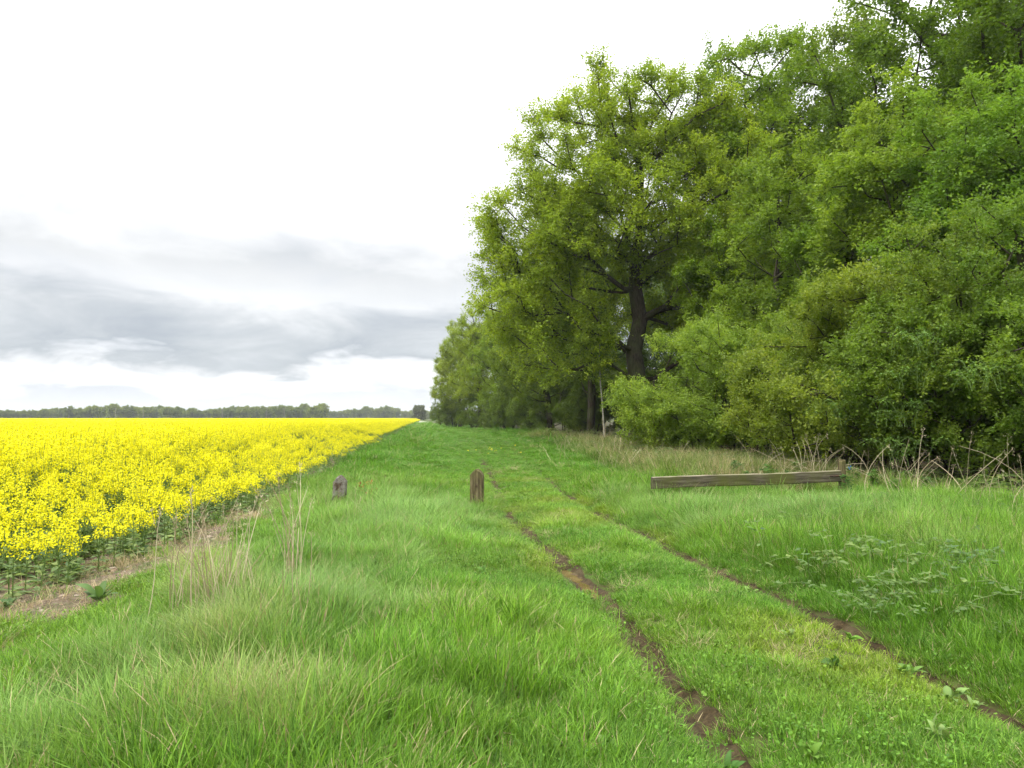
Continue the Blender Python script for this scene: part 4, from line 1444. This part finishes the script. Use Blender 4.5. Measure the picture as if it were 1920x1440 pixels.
# ------------------------------------------------------------------ dead stalks, weeds, brambles, stones
STALK_ME = []
for k in range(5):
    rg = np.random.default_rng(400 + k)
    mb = MB()
    c = rg.uniform(0.02, 0.35) if k < 3 else 0.75
    a = rg.random() * TAU
    q = np.linspace(0, 1, 8)
    bend = c * q ** 2.2
    pts = np.stack([bend, 0.02 * np.sin(q * 5), q - 0.35 * c * q ** 2.5], 1)
    polytube(mb, pts, np.interp(q, [0, 0.9, 1], [0.0040, 0.0026, 0.0016]), 4)
    if k % 2 == 0:   # a spent seed head
        n = 16
        P = pts[-1] + np.stack([rg.normal(size=n) * 0.012, rg.normal(size=n) * 0.012, rg.uniform(-0.10, 0.03, n)], 1)
        D = norm(np.stack([rg.normal(size=n), rg.normal(size=n), np.full(n, 1.6)], 1))
        kites(mb, P, perp(rg, D), D, np.full(n, 0.03), np.full(n, 0.006), 0)
    STALK_ME.append(mb.mesh('stalk_%d' % k, [M_STALK]))


def stalk_clump(px, py, n, hgt, spread, tilt, label, seed, kinds=(0, 1, 2), thick=1.0, wind=0.0):
    rg = random.Random(seed)
    x, y = at(px, py)
    e = thing('dead_stalks', label, 'stalks', (x, y, hz(x, y)))
    for _ in range(n):
        h = hgt * rg.uniform(0.45, 1.1)
        ox, oy = rg.gauss(0, spread), rg.gauss(0, spread)
        link('stalk', STALK_ME[rg.choice(kinds)], e, (ox, oy, hz(x + ox, y + oy) - hz(x, y) - 0.02), (rg.gauss(0, tilt), rg.gauss(wind, tilt), rg.uniform(0, 6.28)),
             (h, h * thick, h))
    return e


stalk_clump(375, 1195, 34, 0.98, 0.19, 0.13, 'tall pale dead grass stalks left of the tussock in the left foreground', 1)
stalk_clump(420, 1180, 26, 0.88, 0.17, 0.16, 'dead grass stalks just right of the tallest pale bunch in the left foreground', 2)
stalk_clump(556, 1120, 16, 1.05, 0.05, 0.10, 'narrow upright bunch of pale stalks below the lichen post', 3)
stalk_clump(550, 1225, 10, 0.75, 0.06, 0.12, 'few thin dead stems beside the tussock hollow below the narrow bunch', 4)
stalk_clump(668, 1000, 12, 0.62, 0.12, 0.2, 'leaning dry grass stems just below the lichen post', 5)
stalk_clump(30, 1345, 8, 0.26, 0.06, 0.3, 'short bleached dead stems at the left edge of the foreground', 6)
for k, (px, py, n, h, sp, lab) in enumerate([
        (1745, 958, 16, 1.35, 0.55, 'long arching dead stems left of the largest tangle before the hedge'),
        (1830, 968, 20, 1.5, 0.6, 'largest tangle of arching dead stems before the right-hand hedge'),
        (1905, 985, 18, 1.4, 0.5, 'arching dead stems at the right edge of the photo'),
        (1440, 918, 26, 1.25, 0.45, 'tan dead stems sticking up behind the wooden rail'),
        (1510, 920, 34, 1.2, 0.4, 'dense brown dead stems behind the right half of the rail'),
        (1640, 930, 26, 1.2, 0.4, 'brown dead stems right of the rail end post')]):
    stalk_clump(px, py, n, h, sp, 0.42, lab, 20 + k, (1, 2, 3, 4), 0.75)
for k, (px, py, n, lab) in enumerate([
        (1085, 850, 24, 'tan dead grass bank nearest the pale sapling'),
        (1130, 868, 26, 'tan dead grass bank left of the hedge end'),
        (1180, 885, 24, 'tan dead grass just above the left tip of the rail'),
        (1060, 835, 20, 'farthest tan dead grass beside the track')]):
    stalk_clump(px, py, n, 0.9, 0.8, 0.35, lab, 40 + k, (0, 1, 2), 2.0)

# broad-leaved weeds, each leaf its own piece
LEAF_ME = []
for k in range(3):
    mb = MB()
    q = np.linspace(0, 1, 7)
    wd = np.sin(np.pi * np.clip(q, 0.0, 1)) ** 0.7 * (0.5 - 0.1 * k) * 0.55 * (1.1 - 0.35 * q)
    arch = 0.28 * np.sin(q * 2.0) - 0.28 * q * q
    V = []
    for i in range(7):
        V += [(q[i], -wd[i] / 1, arch[i] + 0.08 * wd[i] + 0.015 * math.sin(i * 2.1 + k)), (q[i], 0, arch[i] - 0.02), (q[i], wd[i], arch[i] + 0.08 * wd[i] - 0.015 * math.sin(i * 1.7 + k))]
    F = []
    for i in range(6):
        F += [(3 * i, 3 * i + 1, 3 * i + 4, 3 * i + 3), (3 * i + 1, 3 * i + 2, 3 * i + 5, 3 * i + 4)]
    mb.add(V, F, 0, np.tile([0.45, 0.7, 0.5], 7))
    LEAF_ME.append(mb.mesh('weed_leaf_%d' % k, [M_WEED], True))


def broad_weed(px, py, n, size, label, seed, col=(0.13, 0.24, 0.06), kind=None, rise=0.35, name='broadleaf_weed'):
    rg = random.Random(seed)
    x, y = at(px, py)
    e = thing(name, label, 'weed', (x, y, hz(x, y) + 0.01), rg.uniform(0, 6.2))
    for k in range(n + 3):
        s = size * 0.62 * rg.uniform(0.6, 1.2)
        lf_ = link('leaf', LEAF_ME[rg.randrange(3) if kind is None else kind], e, (rg.gauss(0, 0.012), rg.gauss(0, 0.012), 0.015 + rg.random() * 0.03),
                   (rg.gauss(0, 0.25), -rg.uniform(0.1, rise + 0.75), k * 2.4 + rg.uniform(-0.3, 0.3)), (s, s, s))
        g_ = rg.uniform(0.55, 0.95)
        lf_.color = (col[0] * g_, col[1] * g_, col[2] * g_ * 0.65, 1)
    return e


for k, (px, py, n, sz, lab, col) in enumerate([
        (1760, 1400, 7, 0.13, 'pale broad-leaved plantain in the worn track at lower right', (0.27, 0.40, 0.20)),
        (1365, 1430, 6, 0.14, 'dark glossy dock leaves at the bottom edge beside the left rut', (0.09, 0.22, 0.06)),
        (1520, 1432, 6, 0.12, 'broad bright weed at the bottom edge between the ruts', (0.15, 0.29, 0.06)),
        (1565, 1262, 9, 0.12, 'bushy broad-leaved weed in the middle of the track', (0.11, 0.23, 0.07)),
        (1700, 1270, 7, 0.14, 'leafy weed on the near bank of the right rut, left one', (0.16, 0.30, 0.09)),
        (1785, 1315, 8, 0.14, 'pale leafy weed on the near bank of the right rut, middle one', (0.20, 0.33, 0.14)),
        (1825, 1340, 7, 0.13, 'pale leafy weed on the near bank of the right rut, nearest one', (0.22, 0.34, 0.16)),
        (1590, 1200, 6, 0.14, 'upright dock leaves beside the right rut', (0.15, 0.32, 0.06)),
        (1405, 1120, 6, 0.12, 'small pale weed on the bank of the right rut, farther one', (0.20, 0.34, 0.12)),
        (1415, 1080, 6, 0.12, 'small pale-leaved weed in the grass right of the right rut', (0.24, 0.36, 0.16)),
        (1480, 1203, 6, 0.09, 'tiny grey-green weed in the turf between the ruts', (0.20, 0.30, 0.14)),
        (455, 1235, 7, 0.20, 'dark green dock leaves in the long grass at left', (0.10, 0.20, 0.07)),
        (185, 1150, 7, 0.30, 'tall grey-green leafy weed between soil strip and grass', (0.14, 0.25, 0.11)),
        (15, 1150, 8, 0.16, 'blue-grey cabbage-like seedling on the soil at the left edge', (0.12, 0.22, 0.13)),
        (620, 1395, 6, 0.10, 'small weed in the grass at bottom left of centre', (0.12, 0.25, 0.06)),
        (905, 1085, 7, 0.10, 'low dark weed in the grass left of the puddle', (0.10, 0.23, 0.05)),
        (790, 1405, 6, 0.09, 'low clover-like weed in the bottom centre grass', (0.12, 0.26, 0.06)),
        (1130, 1425, 6, 0.11, 'low pale weed in the bottom grass left of the left rut', (0.17, 0.30, 0.10))]):
    broad_weed(px, py, n, sz, lab, 500 + k, col)

# nettles and brambles: stems with toothed leaves
def leafy_plant(seed, n_stem, H, spread, arch, leaf_l, leaf_w, per, trifol=False):
    rg = np.random.default_rng(seed)
    stem, lf_ = MB(), MB()
    for k in range(n_stem):
        a = rg.random() * TAU
        b = np.array([rg.normal() * spread * 0.4, rg.normal() * spread * 0.4, -0.02])
        h = H * rg.uniform(0.6, 1.15); r = spread * rg.uniform(0.4, 1.3) * arch
        q = np.linspace(0, 1, 7)
        pts = np.stack([b[0] + math.cos(a) * r * q ** 1.4, b[1] + math.sin(a) * r * q ** 1.4, h * np.sin(q * (1.57 + arch * 0.9)) / math.sin(min(1.57, 1.57 + arch)) * 1.0], 1)
        polytube(stem, pts, np.interp(q, [0, 1], [0.005, 0.002]), 4)
        u = np.repeat(rg.uniform(0.15, 1.0, per), 3 if trifol else 2)
        n = len(u)
        P = np.stack([np.interp(u, q, pts[:, i]) for i in range(3)], 1)
        az = rg.random(n) * TAU
        if trifol:
            az = np.repeat(rg.random(per) * TAU, 3) + np.tile([-1.1, 0, 1.1], per)
            P = P + np.stack([np.cos(np.repeat(az[1::3], 3)), np.sin(np.repeat(az[1::3], 3)), 0 * az + 0.3], 1) * 0.05
        else:
            az = np.repeat(rg.random(per) * TAU, 2) + np.tile([0, math.pi], per)
        D = norm(np.stack([np.cos(az), np.sin(az), rg.uniform(-0.5, 0.35, n)], 1))
        sd = np.stack([-np.sin(az), np.cos(az), 0 * az], 1)
        Nn = norm(np.cross(D, sd) + rg.normal(size=(n, 3)) * 0.15); Nn = norm(Nn - D * (Nn * D).sum(1, keepdims=True))
        sc_ = rg.uniform(0.6, 1.2, n)
        kites(lf_, P, Nn, D, leaf_l * sc_, leaf_w * sc_, 0, np.clip(rg.normal(0.55, 0.25, n), 0, 1), -0.05)
    return stem.mesh('stems', [M_RAPE_STEM], True), lf_.mesh('leaves', [M_WEED])


BRAM = [leafy_plant(600 + k, 16, 0.32, 0.85, 0.8, 0.056, 0.042, 9, True) for k in range(3)]
NETT = [leafy_plant(620 + k, 16, 0.55, 0.24, 0.25, 0.085, 0.05, 11) for k in range(2)]


def patch(name, kinds, label, cat, spots, smin, smax, col, jit, seed):
    """one sprawling patch: its stems and leaves, rooted at several spots"""
    rg = random.Random(seed)
    x0, y0 = at(*spots[0])
    e = thing(name, label, cat, (x0, y0, hz(x0, y0)))
    for k, (px, py) in enumerate(spots):
        x, y = at(px, py)
        sc_ = rg.uniform(smin, smax); kd = kinds[k % len(kinds)]; rz = rg.uniform(0, 6)
        p = (x - x0, y - y0, hz(x, y) - hz(x0, y0))
        o = link('stems', kd[0], e, p, (0, 0, rz), (sc_,) * 3); o['kind'] = 'stuff'
        o = link('leaves', kd[1], e, p, (0, 0, rz), (sc_,) * 3); o['kind'] = 'stuff'
        g_ = rg.uniform(-1, 1) * jit
        o.color = (col[0] * (1 + g_), col[1] * (1 + g_ * 0.6), col[2], 1)
    return e


PALE_B = (0.13, 0.205, 0.06); OLIVE_B = (0.13, 0.18, 0.045); NET = (0.075, 0.165, 0.03)
patch('bramble_patch', BRAM, 'sprawling pale bramble nearest the right edge of the photo', 'bramble', [(1870, 1060), (1920, 1090), (1860, 1125), (1930, 1040), (1900, 1170), (1880, 1010), (1880, 975)], 0.8, 1.1, PALE_B, 0.25, 1)
patch('bramble_patch', BRAM, 'pale bramble leaves among long grass, middle of the right verge', 'bramble', [(1760, 1105), (1690, 1060), (1780, 1055), (1720, 1010), (1800, 1000), (1660, 1100), (1790, 975), (1700, 1180)], 0.8, 1.1, PALE_B, 0.25, 2)
patch('bramble_patch', BRAM, 'pale bramble sprawling in the long grass just below the rail end', 'bramble', [(1560, 1020), (1640, 1000), (1600, 1055), (1700, 980), (1660, 1030)], 0.8, 1.1, PALE_B, 0.25, 3)
patch('nettle_patch', NETT, 'dark green nettles growing under the right half of the rail', 'nettles', [(1480, 928), (1400, 925), (1440, 930), (1520, 932), (1560, 930), (1500, 915), (1380, 915)], 0.65, 0.95, NET, 0.15, 4)
patch('nettle_patch', NETT, 'dark green nettles right of the rail end post', 'nettles', [(1640, 936), (1600, 932), (1680, 945), (1590, 945), (1700, 930), (1740, 948)], 0.65, 0.95, NET, 0.15, 5)
patch('bramble_patch', BRAM, 'olive bramble tangle at the foot of the pale sapling', 'bramble', [(1120, 828), (1090, 838), (1060, 824), (1030, 818), (1160, 840)], 1.8, 2.1, OLIVE_B, 0.25, 6)
patch('bramble_patch', BRAM, 'olive bramble tangle at the foot of the left hedge end', 'bramble', [(1215, 870), (1160, 852), (1180, 840), (1240, 856), (1260, 878)], 1.6, 1.9, OLIVE_B, 0.25, 7)
patch('bramble_patch', BRAM, 'olive bramble tangle behind the left half of the rail', 'bramble', [(1350, 888), (1310, 880), (1420, 888), (1470, 890)], 1.4, 1.7, OLIVE_B, 0.25, 8)
patch('bramble_patch', BRAM, 'low dark bramble behind the arching dead stems', 'bramble', [(1760, 925), (1850, 940), (1920, 945)], 1.2, 1.5, OLIVE_B, 0.25, 9)

# climbing sprays of larger leaves hanging on the hedge
for k, (px, Y, h, sc_, where) in enumerate([(1688, 15.8, 1.4, 1.2, 'at middle height right of the rail end post'), (1702, 15.6, 2.2, 1.2, 'higher up right of the rail end post'),
                                            (1720, 15.4, 2.9, 1.2, 'highest above the rail end post'), (1690, 15.7, 0.6, 1.2, 'lowest beside the rail end post'),
                                            (1560, 17.8, 1.3, 1.3, 'above the right half of the rail'), (1850, 13.8, 2.1, 1.2, 'above the dead stems')]):
    x, y = at_depth(px, Y)
    e = thing('climbing_bramble', 'larger bramble leaves hung on the hedge ' + where, 'bramble', (x, y, h), k * 1.3, (sc_ * 0.7, sc_ * 0.7, sc_ * 1.4), 'bramble sprays climbing the hedge')
    o = link('stems', BRAM[k % 3][0], e); o['kind'] = 'stuff'
    o = link('leaves', BRAM[k % 3][1], e); o['kind'] = 'stuff'; o.color = (0.12, 0.22, 0.04, 1)

# stones on the soil strip
STONE_ME = []
for k in range(4):
    rg = np.random.default_rng(700 + k)
    ico_v, ico_f = [], []
    n1, n2 = 5, 8
    for i in range(n1 + 1):
        th = math.pi * i / n1
        for j in range(n2):
            ph = TAU * j / n2
            r = 1 + rg.normal() * 0.16
            ico_v.append((r * math.sin(th) * math.cos(ph), r * 0.75 * math.sin(th) * math.sin(ph), r * 0.5 * math.cos(th)))
    for i in range(n1):
        for j in range(n2):
            ico_f.append((i * n2 + j, (i + 1) * n2 + j, (i + 1) * n2 + (j + 1) % n2, i * n2 + (j + 1) % n2))
    STONE_ME.append(MB().add(ico_v, ico_f).mesh('stone_%d' % k, [M_STONE]))
rr = random.Random(15)
for (px, py, r, lab) in [(17, 1100, 0.045, 'reddish-brown stone on the soil at the left edge'), (40, 1093, 0.03, 'small rusty stone beside the reddish one on the soil'),
                         (66, 1103, 0.035, 'pinkish stone on the bare soil near the left edge'), (120, 1107, 0.045, 'pale tan stone at the near side of the soil strip'),
                         (228, 1098, 0.04, 'pale grey stone against the grass edge of the soil strip'), (178, 1056, 0.03, 'yellowish stone in the soil under the rapeseed'),
                         (5, 1128, 0.05, 'orange-brown stone half out of frame at the left'), (425, 975, 0.07, 'brown clod at the far part of the soil strip'),
                         (392, 985, 0.06, 'pale flat stone at the far part of the soil strip')]:
    x, y = at(px, py)
    tag(link('stone', STONE_ME[rr.randrange(4)], None, (x, y, hz(x, y) + r * 0.25), (0, 0, rr.uniform(0, 6)), (r, r, r)), lab, 'stone')
n = 900
s = RNG.uniform(4.2, 14.5, n); tv = field_edge_t(s) - 0.3 + (soil_edge_t(s) - field_edge_t(s) + 0.3) * RNG.random(n)
X, Y = from_st(s, tv)
r = RNG.uniform(0.008, 0.026, n) * RNG.uniform(0.5, 1.9, n)
stuff(scatter('gravel', np.stack([X, Y, height(X, Y) + 0.012], 1), np.stack([RNG.normal(size=n) * .2, RNG.normal(size=n) * .2, RNG.random(n) * TAU], 1), np.stack([r, r, r], 1),
              RNG.integers(0, 4, n), np.ones((n, 3)) * .5, STONE_ME), 'small flints and clods littering the bare soil strip', 'gravel')
n = 1300
s = RNG.uniform(4.2, 14.5, n); tv = field_edge_t(s) - 0.3 + (soil_edge_t(s) - field_edge_t(s) + 0.3) * RNG.random(n)
X, Y = from_st(s, tv)
sc_ = RNG.uniform(0.35, 0.9, n)
stuff(scatter('soil_weeds', np.stack([X, Y, height(X, Y)], 1), np.stack([0 * s, 0 * s, RNG.random(n) * TAU], 1), np.stack([sc_ * 0.9, sc_ * 0.9, sc_ * 0.6], 1),
              RNG.choice([0, 1, 14, 15, 14, 0, 12], n), np.ones((n, 3)) * np.array((0.15, 0.21, 0.07)), TUFT_MESH), 'sparse seedlings and dry bits on the bare soil strip', 'weeds')

# yellowing leaves on the soil below the crop
for (px, py, lab) in [(108, 1062, 'orange withered leaves on the soil under the near rapeseed'), (690, 952, 'rusty withered dock in the grass right of the lichen post')]:
    rg = np.random.default_rng(px)
    mb = MB(); n = 60
    P = np.stack([rg.normal(size=n) * 0.10, rg.normal(size=n) * 0.10, rg.uniform(0.02, 0.10 if px < 300 else 0.42, n)], 1)
    Nn = rand_dirs(rg, n, 0.8); kites(mb, P, Nn, perp(rg, Nn), rg.uniform(0.03, 0.07, n), rg.uniform(0.02, 0.035, n), 0, rg.random(n))
    x, y = at(px, py)
    tag(link('withered_leaves', mb.mesh('withered_leaves', [M_ORANGE]), None, (x, y, hz(x, y))), lab, 'leaves')

# small yellow flowers in the turf beyond the posts
mb_f = MB(); a = np.arange(8) / 8 * TAU
mb_f.add([(0, 0, 0.012)] + [(0.03 * math.cos(q), 0.03 * math.sin(q), 0.0 + 0.01 * (i % 2)) for i, q in enumerate(a)], [(0, 1 + i, 1 + (i + 1) % 8) for i in range(8)], 2, np.full(9, 0.7))
FL_ME = mb_f.mesh('turf_flower_head', RMATS)
mb_s = MB(); polytube(mb_s, [(0, 0, -0.14), (0.004, 0, -0.06), (0, 0, 0.0)], [0.003, 0.003, 0.002], 4)
FS_ME = mb_s.mesh('turf_flower_stem', RMATS)
rr = random.Random(52)
for k in range(14):
    px, py = (rr.gauss(915, 20), rr.gauss(848, 3)) if k < 10 else (rr.uniform(845, 1000), rr.uniform(838, 858))
    x, y = at(px, py)
    e = thing('yellow_flower', 'small yellow dandelion-like flower in the short turf beyond the brown post', 'flower', (x, y, hz(x, y) + 0.15), rr.uniform(0, 6), group='yellow flowers in the far turf')
    link('flower_head', FL_ME, e, (0, 0, 0), (rr.uniform(0.2, 0.9), rr.uniform(-0.4, 0.4), 0)); link('stem', FS_ME, e)

# ------------------------------------------------------------------ the air: far woods fade a little
m, t, out = new_mat('haze_air')
hv = t.nodes.new('ShaderNodeVolumePrincipled')
hv.inputs['Color'].default_value = (0.88, 0.92, 0.97, 1)
hv.inputs['Density'].default_value = 0.00022
t.links.new(hv.outputs[0], out.inputs['Volume'])
mb = MB()
mb.add([(x, y, z) for x in (-3600, 3600) for y in (-400, 5400) for z in (-2, 42)], [(0, 1, 3, 2), (4, 6, 7, 5), (0, 4, 5, 1), (2, 3, 7, 6), (0, 2, 6, 4), (1, 5, 7, 3)])
stuff(link('haze', mb.mesh('haze', [m])), 'thin pale haze in the air over the field', 'haze')
